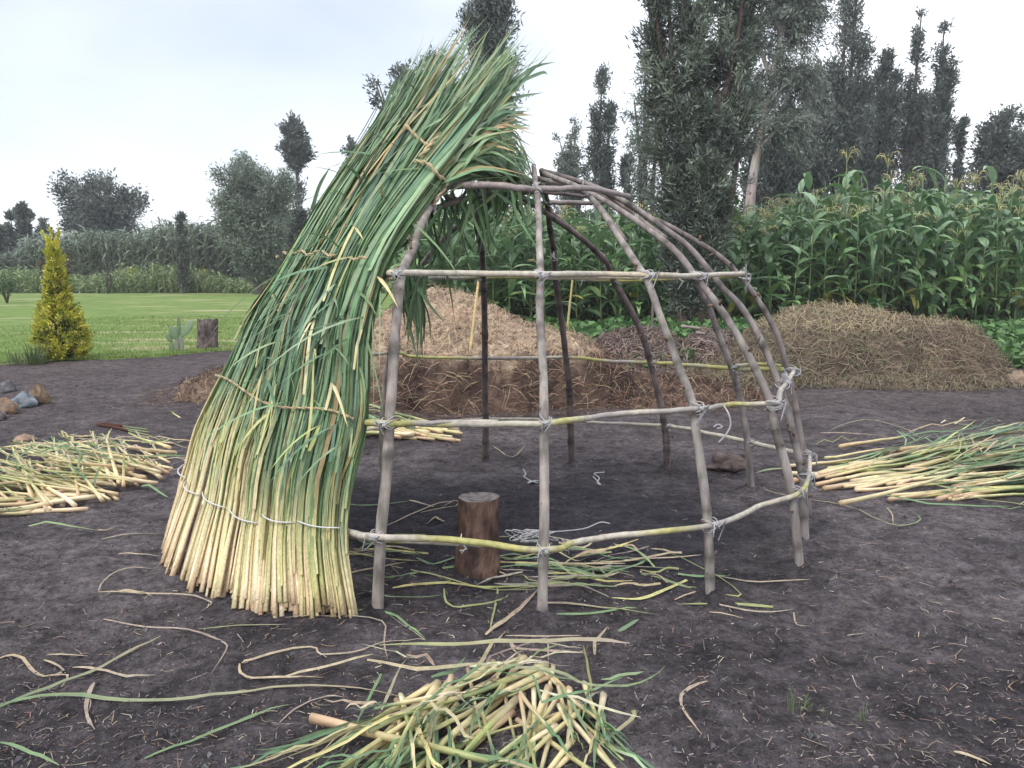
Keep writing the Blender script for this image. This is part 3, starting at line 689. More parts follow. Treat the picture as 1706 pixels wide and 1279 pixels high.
def cB(x, y, h):
    n = fbm(x * 1.6, y * 1.6, 8, 4); dark = .55 * bump(x, y, 6.05, 11.9, .95, .6, 1.2) * (.6 + n)
    return lerp3(lerp3((.07, .054, .042), (.19, .15, .105), min(1, max(0, .5 + n))), (.075, .055, .046), min(1, dark * 1.4))
heap('straw_heap', 'long grey-brown straw heap in front of the maize', 2.5, 7.6, 10.7, 14.3, hB, cB, 220, 150, 12000, lambda x, y, h: [(.12, .09, .068), (.20, .155, .115), (.27, .22, .15)] if bump(x, y, 6.05, 11.9, .9, .6, 1.2) > random.uniform(.1, .8) else ([(.40, .33, .21), (.32, .26, .17), (.22, .18, .125), (.36, .30, .19), (.20, .17, .11)] if h > .72 else [(.30, .25, .17), (.20, .165, .12), (.12, .095, .075), (.24, .20, .14), (.13, .125, .07), (.085, .066, .056)]), (.10, .34), .006, .75, .085)
def hC(x, y): return max(.62 * bump(x, y, 2.1, 14.0, 1.1, .9, 2), .60 * bump(x, y, 3.3, 13.8, 1.0, .9, 2))
heap('brush_heap', 'low dark heap of dead leaves and twigs between the two big heaps', .8, 4.6, 12.7, 15.2, hC, lambda x, y, h: lerp3((.045, .034, .03), (.12, .09, .08), min(1, max(0, .5 + fbm(x * 3, y * 3, 3)))), 90, 60, 3600, [(.14, .105, .09), (.09, .065, .055), (.20, .16, .14), (.26, .20, .17)], (.1, .32), .012, .5, .07, 'dead_leaves')
def stick(name, label, cat, pts, r, col, mat=M_CANE, grp=None, sides=7):
    mb = MB(); pts = catmull(pts, 6); n = len(pts)
    tube(mb, pts, [r * (1 - .35 * i / (n - 1)) * (1.15 if i % 5 == 0 else 1) for i in range(n)], sides, [jit(col, .12) for _ in range(n)]); return tag(mb.build(name, mat), label, cat, grp)
stick('bamboo_stake', 'pale bamboo stake leaning against the compost heap', 'stake', [P(776, 690, 9.2), P(783, 590, 9.4), P(797, 468, 9.8)], .022, (.45, .33, .15))
stick('thin_stake', 'thin yellow stake standing behind the compost heap', 'stake', [P(945, 548, 13.2), P(950, 500, 13.2), P(955, 455, 13.2)], .02, (.42, .36, .16))
stick('grey_stake', 'short grey stake in the green cover before the willow', 'stake', [P(1086, 560, 16), P(1088, 480, 16)], .03, (.14, .12, .11))
for (a, b, c, dd), lb in (((1115, 545, 1212, 14.0, ), 'upper bare grey branch lying on the brush heap'), ((1140, 556, 1230, 13.6), 'lower bare grey branch lying on the brush heap')):
    stick('branch', lb, 'branch', [P(a + 20, b - 2, dd), P((a + c) / 2 + 20, b + 4, dd), P(c + 20, b + 9, dd)], .025, (.28, .24, .22), M_TRUNK)
stick('dark_branch', 'short dark stick on top of the compost heap', 'branch', [P(728, 552, 10.3), P(745, 549, 10.28), P(768, 547, 10.25)], .018, (.05, .04, .035), M_TRUNK)

# ------------------------------------------------------------------ the reed hut
APEX = P(896, 288, 5.05)
CEN = Vector((APEX.x - .12, 5.1, 0))
GZ_ = [0, .35, .88, 1.5, 1.8, 1.95, 2.12]; GG = [0, .02, .08, .27, .5, .72, 1]
def pole_pts(foot, pix):
    f = gpt(*foot, -.06) if len(foot) == 2 else Vector(foot); out = [f]
    for px, py in pix:
        Y = f.y
        for _ in range(12):
            z = P(px, py, Y).z; Y = f.y + (APEX.y - f.y) * interp(z, GZ_, GG)
        out.append(P(px, py, Y))
    return out
GREY = (.25, .222, .20); SHADEB = (.105, .082, .08)  # rear poles H and I: shade inside the frame put into the bark colour
POLES = {
 'A': ((628, 1020), [(634, 900), (645, 780), (653, 640), (666, 475), (688, 410), (705, 367), (722, 337), (744, 309), (800, 292), (860, 284)], .026, GREY),
 'B': ((903, 1030), [(906, 900), (907, 718), (905, 640), (899, 510), (900, 445), (896, 337), (889, 276)], .0235, (.285, .255, .235)),
 'C': ((1185, 998), [(1178, 860), (1160, 720), (1152, 666), (1130, 610), (1108, 549), (1082, 475), (1056, 432), (1022, 380), (987, 332), (962, 311), (905, 288)], .022, (.26, .235, .215)),
 'D': ((1336, 955), [(1317, 810), (1292, 716), (1282, 666), (1247, 593), (1204, 519), (1160, 462), (1121, 415), (1056, 365), (996, 328), (950, 310), (893, 296)], .022, (.24, .215, .20)),
 'E': ((1344, 907), [(1338, 810), (1330, 766), (1314, 691), (1296, 635), (1265, 562), (1234, 510), (1200, 475), (1152, 415), (1100, 376), (1043, 337), (978, 306), (900, 283)], .022, (.22, .195, .185)),
 'K': ((1348, 866), [(1345, 785), (1336, 747), (1324, 663), (1311, 610), (1291, 549), (1260, 497), (1234, 462), (1195, 423), (1121, 380), (1074, 358), (1022, 324), (960, 300), (905, 292)], .020, (.21, .18, .17)),
 'F': ((1255, 820), [(1242, 716), (1227, 638), (1199, 560), (1178, 506), (1150, 455), (1100, 395), (1040, 350), (960, 312), (905, 300)], .024, (.20, .175, .17)),
 'G': ((1112, 786), [(1107, 705), (1091, 632), (1074, 571), (1048, 510), (1022, 467), (1009, 436), (970, 397), (922, 363), (883, 337), (861, 327)], .025, (.135, .105, .105)),  # this pole's colour is also darkened to carry the shade inside the frame
 'H': ((953, 774), [(950, 690), (948, 640), (935, 532), (926, 462), (920, 402), (911, 337), (906, 312), (902, 284)], .026, SHADEB),
 'I': ((810, 774), [(809, 700), (808, 640), (807, 510), (803, 423), (794, 367), (806, 320), (870, 292)], .027, SHADEB),
}
hut = empty('reed_hut', (CEN.x, CEN.y, 0), 'half-thatched dome hut of lashed bare poles with green cattail reeds on one side', 'hut')
def rel(p): return Vector(p) - Vector((CEN.x, CEN.y, 0))
PC = {}
def build_pole(pts, r, col, seed):
    c = catmull(pts, 14); n = len(c); mb = MB(); rs = random.Random(seed); rad = []; q = []
    L = 0; nodes = sorted(rs.uniform(0, 3) for _ in range(16))
    for i, p in enumerate(c):
        if i: L += (c[i] - c[i - 1]).length
        k = max((math.exp(-((L - nd) / .012) ** 2) for nd in nodes)); rad.append(r * (1.02 - .42 * i / (n - 1)) * (1 + .16 * k + .05 * mnoise.noise((L * 7, seed, 0))))
        w = .006; p = p + Vector((mnoise.noise((L * 3, seed, 1)) * w, mnoise.noise((L * 3, seed, 5)) * w, 0)); q.append(rel(p))
    cols = []; L = 0
    for i in range(n):
        if i: L += (c[i] - c[i - 1]).length
        k = max((math.exp(-((L - nd) / .018) ** 2) for nd in nodes)); cols.append(tuple(v * (1 - .5 * k) * (1 + .22 * mnoise.noise((L * 2.5, seed, 8))) for v in jit(col, .10)))
    tube(mb, q, rad, 12, cols)
    for nd in nodes[:9]:                                            # snapped-off twig stubs
        i = min(n - 2, int(nd / 3 * n)); t = (q[i + 1] - q[i]).normalized(); a = rs.uniform(0, 6.28); o = t.orthogonal().normalized(); o = o * math.cos(a) + t.cross(o) * math.sin(a)
        tube(mb, [q[i] + o * rad[i] * .6, q[i] + o * (rad[i] + rs.uniform(.008, .03)) + t * .018], [.008, .005], 6, (.17, .115, .08))
    return mb.build('pole', M_POLE, hut), c
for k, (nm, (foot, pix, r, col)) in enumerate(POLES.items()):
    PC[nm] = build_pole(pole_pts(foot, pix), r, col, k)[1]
def wpole(ang, key, r=.022):                                        # poles under the thatch, at the hidden side
    bx, by = ang; f = Vector((bx, by, -.06)); pts = [f]
    for z, g in ((.35, .02), (.88, .08), (1.4, .24), (1.75, .5), (1.92, .75), (2.03, .97)):
        pts.append(Vector((bx + (APEX.x - bx) * g, by + (APEX.y - by) * g, z)))
    PC[key] = build_pole(pts, r, GREY, 40 + len(PC))[1]
wpole((-1.52, 4.55), 'L'); wpole((-1.75, 5.35), 'M'); wpole((-1.0, 6.35), 'N')
def near_on(key, z):
    c = PC[key]; i = min(range(len(c) - 1), key=lambda k: abs(c[k].z - z) if c[k + 1].z >= c[k].z else 9)
    return c[i], (c[min(i + 2, len(c) - 1)] - c[max(i - 2, 0)]).normalized()
def pole_at_py(key, py):
    c = PC[key]
    def proj(p):
        v = Vector(p) - Vector((0, 0, H)); dep = v.y * cp - v.z * sp; return CY - F * (v.y * sp + v.z * cp) / dep
    i = min(range(len(c)), key=lambda k: abs(proj(c[k]) - py)); return c[i], (c[min(i + 2, len(c) - 1)] - c[max(i - 2, 0)]).normalized()
YG = (.36, .345, .13); LG = (.42, .385, .32); GY = (.30, .275, .255)
def cane_cols(n, seed, pal):
    rs = random.Random(seed); out = []; cur = rs.choice(pal); left = 0
    for i in range(n):
        if left <= 0: cur = rs.choice(pal); left = rs.randint(3, 9)
        left -= 1; out.append(jit(cur, .08))
    return [tuple(sum(out[min(n - 1, max(0, i + k))][c] for k in (-2, -1, 0, 1, 2)) / 5 for c in range(3)) for i in range(n)]
TIES = []
def hoop(items, r, seed, pal, off=.042, tie=True, label=None):
    """items: (pole key, py) picks the point on a pole, (px, py, Y) or a Vector is a free point"""
    pts = []
    for it in items:
        if isinstance(it, Vector): pts.append(it); continue
        if isinstance(it[0], str):
            p, t = pole_at_py(it[0], it[1]); o = Vector((p.x - CEN.x, p.y - CEN.y, 0)); o.normalize(); q = p + o * off
            if tie: TIES.append((p.lerp(q, .5), t, o, len(pts)))
            pts.append(q)
        else: pts.append(P(*it))
    c = catmull(pts, 12); n = len(c); L = 0; mb = MB(); rad = []; rs = random.Random(seed)
    for i in range(n):
        if i: L += (c[i] - c[i - 1]).length
        ph = (L % .21) / .21; rad.append(r * (1 - .3 * i / n) * (1.10 if ph < .09 else 1))
    tube(mb, [rel(p + Vector((0, 0, .005 * mnoise.noise((seed, i * .2, 0))))) for i, p in enumerate(c)], rad, 9, cane_cols(n, seed, pal))
    return mb.build('hoop', M_CANE, hut)
# lowest ring
hoop([(572, 884, 3.80), ('A', 889), (752, 899, 3.70), ('B', 906), (959, 903, 3.70), (1041, 891, 3.75), ('C', 869), (1271, 841, 4.15), ('D', 822), ('E', 790), ('K', 757)], .0165, 1, [LG, GY, GY, YG, LG], .038)
hoop([(576, 892, 3.82), (632, 899, 3.77), (700, 903, 3.74), (780, 907, 3.74), (860, 912, 3.75)], .012, 2, [YG, LG, GY], .04, False)
hoop([('K', 760), ('F', 737), (1170, 719, 6.1), ('G', 713), (993, 704, 6.7), ('H', 699), ('I', 702), near_on('N', .36)[0], near_on('M', .36)[0]], .015, 3, [LG, GY, LG])
# middle ring
hoop([(600, 703, 3.86), ('A', 703), (700, 705, 3.82), (760, 707, 3.80), ('B', 702), (1000, 693, 3.85), (1060, 687, 3.9), ('C', 680), (1215, 674, 4.2), ('D', 671)], .0165, 4, [YG, LG, GY, YG], .036)
hoop([(612, 705, 3.88), (660, 708, 3.84), (740, 703, 3.81), (830, 702, 3.79)], .0125, 5, [LG, GY], .04, False)
hoop([('D', 674), (1300, 652, 4.55), ('E', 638), ('K', 619)], .0165, 6, [LG, GY], .036)
hoop([('K', 617), (1290, 615, 5.3), ('F', 614), (1150, 608, 6.1), ('G', 604), (1010, 601, 6.5), ('H', 600), ('I', 596), (690, 594, 6.45), near_on('N', .9)[0], near_on('M', .9)[0], near_on('L', .9)[0]], .0155, 7, [YG, GY, LG, YG])
hoop([('F', 609), (1270, 606, 5.45), (1300, 609, 5.2)], .012, 8, [YG, LG], .04, False)
# ring at eye level
hoop([(648, 456, 4.1), ('A', 457), (780, 455, 4.15), ('B', 454), (1000, 456, 4.2), ('C', 457), ('D', 457), (1240, 455, 4.72)], .0165, 9, [LG, (.47, .40, .28), YG, LG], .036)
hoop([('B', 462), (990, 462, 4.22), (1060, 462, 4.3), (1150, 460, 4.5), (1240, 458, 4.75)], .012, 10, [LG, (.47, .40, .28), YG], .04, False)
hoop([('K', 460), (1150, 463, 5.55), ('G', 466), ('H', 464), ('I', 464), (700, 463, 5.9), near_on('N', 1.45)[0], near_on('M', 1.45)[0], near_on('L', 1.45)[0], (646, 462, 4.12)], .0145, 11, [LG, GY, YG])
# small hoop near the top
hoop([(742, 310, 4.62), (813, 308, 4.52), (866, 313, 4.48), ('B', 317), (965, 313, 4.55), (1009, 318, 4.68), (1048, 327, 4.85)], .019, 12, [(.22, .19, .18), (.26, .22, .21)], .03)
hoop([('H', 338), (950, 337, 5.45), (990, 338, 5.3), (1040, 330, 5.0)], .016, 13, [(.25, .22, .21)], .02)
hoop([(740, 313, 4.7), (752, 331, 5.1), (820, 334, 5.5), ('I', 338), ('H', 336)], .014, 14, [(.2, .17, .16)], .02, False)
hoop([(861, 327, 5.3), (882, 320, 4.9), (930, 322, 4.9), (1005, 330, 4.95)], .012, 15, [(.12, .095, .09)], .02, False)
# second stems spliced beside the poles near the top
for pts, r in (([(970, 318, 4.75), (1005, 352, 4.55), (1043, 402, 4.4)], .012), ([(1010, 322, 4.95), (1060, 360, 4.85), (1110, 397, 4.75)], .012), ([(918, 352, 5.8), (960, 388, 5.9), (1008, 440, 6.0)], .011), ([(872, 322, 5.3), (905, 308, 5.1), (975, 318, 5.0), (1040, 345, 4.95)], .014)):
    mb = MB(); c = catmull([rel(P(*p)) for p in pts], 8); tube(mb, c, [r] * len(c), 8, [jit((.19, .155, .14), .15) for _ in c]); mb.build('splice_stem', M_POLE, hut)
WHITE = (.45, .45, .46)
def lashing(p, t, o, seed, sc=1.0):
    rs = random.Random(seed); mb = MB(); h = o.cross(t).normalized(); r = .037 * sc
    for q in range(rs.choice([2, 2, 3])):
        for s in (1, -1):
            a = (t * rs.uniform(.5, .8) + h * s * rs.uniform(.6, 1)).normalized(); sh = t * rs.gauss(0, .006) + h * rs.gauss(0, .006)
            tube(mb, [rel(p + sh + a * r * .95 * math.cos(k * .5236) + o * r * 1.05 * math.sin(k * .5236)) for k in range(13)], .0023, 5, jit(WHITE, .2), cap=False)
    for k in range(2):
        a = rs.uniform(-.8, .8); l = rs.uniform(.03, .09); s = p + o * r
        tube(mb, [rel(s + Vector((rs.gauss(0, .01), 0, rs.gauss(0, .01)))), rel(s + h * l * .6 * math.cos(a) * rs.choice([1, -1]) + o * .012 + t * l * .25), rel(s + h * l * math.sin(a) + o * .012 - Vector((0, 0, l * .8)))], .003, 5, WHITE)
    tube(mb, [rel(p + o * r + h * .012 * math.cos(k) + t * .010 * math.sin(k * 1.3)) for k in range(8)], .0035, 5, WHITE)
    mb.build('lashing', M_CORD, hut)
for i, (p, t, o, _) in enumerate(TIES): lashing(p, t, o, i)
for i, (px, py, Y) in enumerate(((680, 706, 3.80), (768, 902, 3.70), (945, 905, 3.70), (965, 458, 4.16), (1128, 458, 4.4), (1240, 456, 4.72), (1310, 627, 4.7), (722, 338, 4.45), (1024, 380, 4.42), (1060, 362, 4.75), (930, 352, 5.7), (1006, 436, 6.0), (922, 425, 5.9), (970, 313, 4.6), (1348, 800, 4.7))):
    lashing(P(px, py, Y) + Vector((0, .02, 0)), Vector((.9, 0, .3)).normalized(), Vector((0, -1, 0)), 100 + i, .52)
mb = MB()                                                           # loose cord hanging from the middle ring
c = catmull([P(1206, 676, 4.12), P(1214, 690, 4.08), P(1217, 708, 4.08), P(1209, 724, 4.08), P(1197, 737, 4.08)], 8); tube(mb, [rel(p) for p in c], .0045, 6, WHITE); mb.build('hanging_cord', M_CORD, hut)
mb = MB(); rs = random.Random(4)                                    # skein of white string hung on the low ring
for k in range(16):
    cx = 885 + rs.gauss(0, 12); w = rs.uniform(10, 34); hh = rs.uniform(7, 15); ph = rs.uniform(0, 6)
    tube(mb, [rel(P(cx + w * math.cos(a * .63 + ph) , 893 + hh * math.sin(a * .63 + ph * .2) * .8, 3.72 + .03 * math.sin(a + ph))) for a in range(11)], .0026, 4, jit(WHITE, .1), cap=False)
tube(mb, [rel(p) for p in catmull([P(915, 886, 3.75), P(945, 884, 3.85), P(975, 880, 3.95), P(1000, 870, 4.0), P(1016, 872, 4.0)], 6)], .003, 5, WHITE)
mb.build('string_skein', M_CORD, hut)

# --- thatch: a surface from the ground over the rings to the tips
TK = [0, .5, 1.0, 1.5]; VK = [0, .14, .36, .6, .75, .88, 1.0]
g0 = lambda px, py: G(px, py)
TH = [[g0(585, 1022), g0(430, 1010), g0(290, 932), Vector((-2.02, 5.35, 0))],
      [P(572, 882, 3.76), P(440, 868, 3.93), P(326, 808, 4.52), Vector((-1.97, 5.3, .36))],
      [P(603, 702, 3.86), P(480, 680, 4.08), P(386, 640, 4.72), Vector((-1.70, 5.3, .88))],
      [P(640, 460, 4.10), P(560, 445, 4.38), P(494, 447, 5.0), Vector((-1.28, 5.35, 1.5))],
      [P(729, 318, 4.50), P(654, 292, 4.68), P(583, 318, 5.15), Vector((-.95, 5.4, 1.98))],
      [P(797, 226, 4.72), P(718, 198, 4.85), P(651, 228, 5.2), Vector((-.58, 5.4, 2.34))],
      [P(856, 142, 4.85), P(775, 112, 4.95), P(706, 152, 5.25), Vector((-.22, 5.4, 2.62))]]
def S(t, v):
    t = float(t); v = float(v)
    rows = [herm(TK, r, t) for r in TH]; return herm(VK, rows, v)
def SN(t, v):
    a = S(t + .02, v) - S(t - .02, v); b = S(t, v + .02) - S(t, v - .02); n = b.cross(a); n.normalize()
    o = S(t, v) - Vector((CEN.x, CEN.y, .6))
    return n if n.dot(o) > 0 else -n
CREAM = [(.80, .65, .42), (.74, .58, .36), (.84, .72, .49), (.74, .65, .38), (.64, .47, .30)]
YGR = [(.56, .52, .24), (.44, .45, .18), (.64, .56, .32)]
GRN = [(.145, .24, .12), (.105, .185, .10), (.18, .285, .145), (.235, .335, .185), (.125, .22, .14), (.30, .39, .225)]
def reed_col(f, cr, yg, gr):
    f = max(0, f - .09)
    return lerp3(cr, yg, f / .35) if f < .35 else lerp3(yg, gr, min(1, (f - .35) / .3))
BUND = [(-.03, .26), (.26, .47), (.47, .66), (.66, .84), (.84, 1.0), (1.0, 1.2), (1.2, 1.5)]
def leaf_on(mb, t0, v0, v1, lay, dr, rs, w, gr, cr=None, yg=None, seg=12, brk=None, bend=None):
    pts = []; nr = []; cols = []; wid = []
    sw = rs.gauss(0, .003); ph = rs.uniform(0, 6)
    for i in range(seg + 1):
        f = i / seg; v = v0 + (v1 - v0) * f; t = t0 + dr * max(0, v - .25) + sw * math.sin(f * 5 + ph) * min(1, v * 2); t = max(t, -.03 + .022 * math.sin(ph)) if v > .42 else max(t, -.04)
        n = SN(t, min(v, 1)) ; pinch = 1 - .3 * max(math.exp(-((v - .36) / .1) ** 2), math.exp(-((v - .6) / .1) ** 2), math.exp(-((v - .14) / .1) ** 2))
        p = S(t, v) + n * (lay * pinch + .004 * math.sin(f * 4 + ph) * (f > .2))
        pts.append(p); nr.append(n); wid.append(w * interp(f, [0, .2, .7, .9, 1], [.8, 1, .85, .5, .05]))
        fv = v * 1.0
        cols.append(jit(gr, .05) if cr is None else reed_col(fv / .50 + (.22 if lay < 0 or t0 < .5 else 0), cr, yg, gr))
    if brk is not None:                                             # a blade folded over and drooping
        k = int(seg * brk); o = nr[k]; side = rs.choice([-1, 1]); tt = (pts[k] - pts[k - 1]).normalized(); sd = tt.cross(o)
        dirn = (o * rs.uniform(.3, .9) + sd * side * rs.uniform(.2, 1.1) + Vector((0, 0, -rs.uniform(.1, .8)))).normalized(); st = (pts[1] - pts[0]).length
        for i in range(k + 1, seg + 1): dirn = (dirn + Vector((0, 0, -.12))).normalized(); pts[i] = pts[i - 1] + dirn * st * .8; nr[i] = (o + Vector((0, 0, .5))).normalized()
    if bend:
        for i in range(seg + 1): f = i / seg; pts[i] = pts[i] + bend * f ** 3
    ribbon(mb, [rel(p) for p in pts], wid, nr, cols, rs.uniform(.1, .45), rs.uniform(-.5, .5), rs.uniform(-.8, .8))
rs = random.Random(21)
for bi, (a, b) in enumerate(BUND):
    mb = MB(); hid = bi >= 5; ns = int((46 if not hid else 12) * (b - a) / .2)
    c0 = (a + b) / 2; hw = (b - a) / 2
    for s in range(ns):
        du = rs.uniform(-1, 1); lay = rs.choice([.012, .03, .05, .07]) * (1 - .45 * du * du) + rs.uniform(-.006, .008)
        cr, yg, gr = jit(rs.choice(CREAM), .12), jit(rs.choice(YGR), .12), jit(rs.choice(GRN), .15)
        r0 = rs.uniform(.006, .0135); vend = rs.uniform(.24, .46); pts = []; cols = []; rad = []; dv = rs.uniform(-.018, .014); drf = rs.gauss(0, .03)
        green = rs.random() < interp(c0, [0, .35, .7, 1], [.62, .45, .22, .1])
        for i in range(11):
            f = i / 10; v = dv + (vend - dv) * f; pin = interp(v, [0, .14, .36, .6], [1.06, .90, 1.02, 1.05])
            t = c0 + du * hw * pin + drf * v; n = SN(t, max(v, 0))
            pts.append(rel(S(t, v) + n * (lay * interp(v, [0, .14, .2, .5], [1.15, .75, 1, .9]) + .005)))
            fc = v / (.62 if not green else .36) + ((.30 if c0 < .35 else .18) if green else 0); cc = reed_col(fc, cr, yg, gr)
            cols.append(jit(cc, .05)); rad.append(r0 * interp(f, [0, .1, 1], [1.15, 1, .45]))
        cols[0] = lerp3(cols[0], (.42, .25, .16), rs.uniform(0, .7))
        tube(mb, pts, rad, 7, cols, flat=.75)
        for k in range(4 if not hid else 3):
            v0 = rs.uniform(.02, .36) if c0 < .5 else rs.uniform(.12, .42); v1 = rs.uniform(.62, 1.0) if rs.random() < .8 else rs.uniform(.45, .7)
            gl = jit(rs.choice(GRN), .32)
            if rs.random() < .05: gl = jit((.34, .27, .13), .2)
            brk = rs.uniform(.6, .9) if rs.random() < .07 and c0 < .8 else None
            leaf_on(mb, c0 + du * hw + rs.gauss(0, .015), v0, v1, lay + rs.uniform(0, .03), rs.gauss(0, .20), rs, rs.uniform(.010, .024), gl, cr, yg, 12, brk)
    o = mb.build('reed_bundle', M_THATCH, hut)
    if bi < 6:                                                      # white string round the bundle
        tb = MB(); v = .14 + rs.uniform(-.012, .012) ; pts = []
        for i in range(9):
            t = a + .01 + (b - a - .02) * i / 8; pts.append(rel(S(t, v - .005 * math.sin(i / 8 * math.pi) + .006 * i / 8) + SN(t, v) * (.088 - .03 * (abs(i - 4) / 4) ** 2)))
        tube(tb, pts, .0034, 6, (.66, .66, .66)); tb.build('string_tie', M_CORD, o)
# upper coat of leaves, laid from the eye-level ring to the tips
mb = MB()
for k in range(560):
    t = rs.uniform(.0, 1.3) if rs.random() < .9 else rs.uniform(.9, 1.45); v0 = rs.uniform(.42, .72); v1 = min(1.07, v0 + rs.uniform(.26, .52))
    gl = jit(rs.choice(GRN), .34)
    if rs.random() < .08: gl = jit((.42, .32, .16), .2)
    brk = rs.uniform(.6, .92) if rs.random() < .08 and t < .75 else None
    leaf_on(mb, t, v0, v1, rs.uniform(.04, .12), rs.gauss(-.03, .36), rs, rs.uniform(.011, .026), gl, seg=9, brk=brk, bend=Vector((rs.gauss(0, .06), rs.gauss(0, .05), rs.gauss(0, .05))) if v1 > .95 else None)
for k in range(34):                                                  # loose broken blades hanging over the coat
    t = rs.uniform(0, .75); v0 = rs.uniform(.25, .55)
    leaf_on(mb, t, v0, v0 + rs.uniform(.18, .3), rs.uniform(.09, .13), rs.gauss(0, .5), rs, rs.uniform(.012, .02), jit(rs.choice(GRN + YGR), .2), seg=8, brk=rs.uniform(.3, .7))
for pts in ([(800, 175, 4.85), (850, 140, 4.8), (890, 112, 4.8), (925, 103, 4.8)], [(790, 185, 4.85), (840, 150, 4.75), (900, 122, 4.7), (912, 124, 4.7)], [(800, 190, 4.8), (850, 165, 4.75), (905, 154, 4.7)], [(790, 150, 4.9), (820, 110, 4.9), (840, 62, 4.9)], [(690, 190, 5.0), (720, 135, 5.0), (742, 86, 5.0)], [(640, 180, 5.15), (652, 150, 5.15), (660, 130, 5.15)], [(520, 350, 5.1), (532, 310, 5.1), (550, 278, 5.1)]):
    c = catmull([rel(P(*p)) for p in pts], 4); n = len(c); ribbon(mb, c, [.024 * interp(i / (n - 1), [0, .7, 1], [1, .8, .05]) for i in range(n)], Vector((0, -1, .3)).normalized(), jit((.09, .16, .085), .2), .2)
mb.build('leaf_thatch', M_REED, hut)
mb = MB()                                                            # blades flopped over the crown towards the apex, and those hanging inside
for k in range(190):
    s = P(rs.uniform(735, 850), rs.uniform(190, 300), rs.uniform(4.75, 5.4)); e = P(rs.uniform(820, 895), rs.uniform(268, 318), rs.uniform(4.8, 5.5)); m = s.lerp(e, .5) + Vector((0, 0, rs.uniform(.0, .10)))
    c = catmull([rel(s), rel(m), rel(e)], 4); n = len(c)
    ribbon(mb, c, [rs.uniform(.014, .026) * interp(i / (n - 1), [0, .6, 1], [1, .9, .08]) for i in range(n)], Vector((rs.gauss(0, .4), -.6, .7)).normalized(), jit(rs.choice(GRN), .25) if rs.random() < .85 else jit((.45, .36, .17), .2), .25, rs.uniform(-.6, .6), rs.uniform(-.9, .9))
for k in range(190):                                                # outer blades fanning off the edge of the coat to the apex
    u = rs.random(); s = P(interp(u, [0, 1], [722, 800]) + rs.gauss(0, 10), interp(u, [0, 1], [318, 215]) + rs.gauss(0, 8), interp(u, [0, 1], [4.44, 4.66]) + rs.uniform(-.02, .12))
    an = rs.uniform(-.30, .95) if u < .6 else rs.uniform(-.55, .8); l = rs.uniform(60, 150) * (1 - .35 * u) * (1 if an > 0 else .8)
    ex, ey = 735 + 70 * u + l * math.cos(an), 318 - 103 * u - l * math.sin(an)
    if ey > 300: ey = 300 - rs.uniform(0, 14)
    e = P(min(ex, 892 - rs.uniform(0, 12)), ey, rs.uniform(4.62, 4.95)); m = s.lerp(e, .5) + Vector((0, -.02, rs.uniform(.01, .07)))
    c = catmull([rel(s), rel(m), rel(e)], 4); n = len(c)
    ribbon(mb, c, [rs.uniform(.013, .025) * interp(i / (n - 1), [0, .6, 1], [1, .9, .08]) for i in range(n)], Vector((rs.gauss(0, .3), -.9, .5)).normalized(), jit(rs.choice(GRN), .3) if rs.random() < .88 else jit((.50, .40, .21), .2), .25, rs.uniform(-.5, .5), rs.uniform(-.8, .8))
for k in range(120):
    px = rs.uniform(690, 882); yy = interp(px, [690, 730, 800, 882], [395, 325, 305, 300]); s = P(px, yy + rs.uniform(-12, 20), rs.uniform(4.7, 5.9)); l = rs.uniform(.12, .55) * interp(px, [690, 790, 882], [1.1, .9, .55])
    e = s + Vector((rs.gauss(-.03, .10), rs.gauss(0, .1), -l)); m = s.lerp(e, .5) + Vector((rs.gauss(.02, .05), rs.gauss(0, .04), .02))
    c = catmull([rel(s), rel(m), rel(e)], 4); n = len(c); ribbon(mb, c, [rs.uniform(.012, .024) * interp(i / (n - 1), [0, .6, 1], [1, .9, .08]) for i in range(n)], Vector((rs.gauss(0, .6), -1, .2)).normalized(), jit(rs.choice(GRN[:3]), .3), .25, rs.uniform(-1, 1), rs.uniform(-1, 1))
for k in range(36):                                                 # strands beside the first pole
    s = P(rs.uniform(668, 705), rs.uniform(440, 480), rs.uniform(4.4, 5.6)); l = rs.uniform(.15, .5); e = s + Vector((rs.gauss(.0, .06), rs.gauss(0, .06), -l))
    c = catmull([rel(s), rel(s.lerp(e, .5) + Vector((rs.gauss(0, .03), 0, 0))), rel(e)], 4); n = len(c); ribbon(mb, c, [.016 * interp(i / (n - 1), [0, .6, 1], [1, .9, .08]) for i in range(n)], Vector((rs.gauss(0, .6), -1, .2)).normalized(), jit(rs.choice(GRN[:3]), .3), .25)
mb.build('hanging_leaves', M_REED, hut)
# twisted leaf rope at the middle ring, bands at the eye-level ring, rope to the top hoop
ROPE = (.43, .35, .21)
def rope(pts, r, name='leaf_rope', col=ROPE):
    mb = MB(); c = catmull(pts, 8); n = len(c)
    for s in (0, math.pi):
        T, N = frames(c); q = [rel(c[i] + (N[i] * math.cos(i * .7 + s) + T[i].cross(N[i]) * math.sin(i * .7 + s)) * r * .55) for i in range(n)]
        tube(mb, q, [r * .75] * n, 6, [jit(col, .2) for _ in range(n)])
    mb.build(name, M_DRY, hut)
rope([S(t, .362 + .006 * math.sin(t * 9)) + SN(t, .362) * .085 for t in np.linspace(-.02, 1.1, 12)] , .0055)
for a, b in ((.97, 1.04), (.83, .90), (.50, .74), (.33, .45), (.02, .18)):
    rope([S(t, .602 + .004 * math.sin(t * 30)) + SN(t, .6) * .125 for t in np.linspace(a, b, 4)], .006)
rope([P(690, 268, 4.5), P(712, 272, 4.42), P(730, 292, 4.42), P(744, 306, 4.5), P(728, 330, 4.42), P(722, 342, 4.42)], .009)
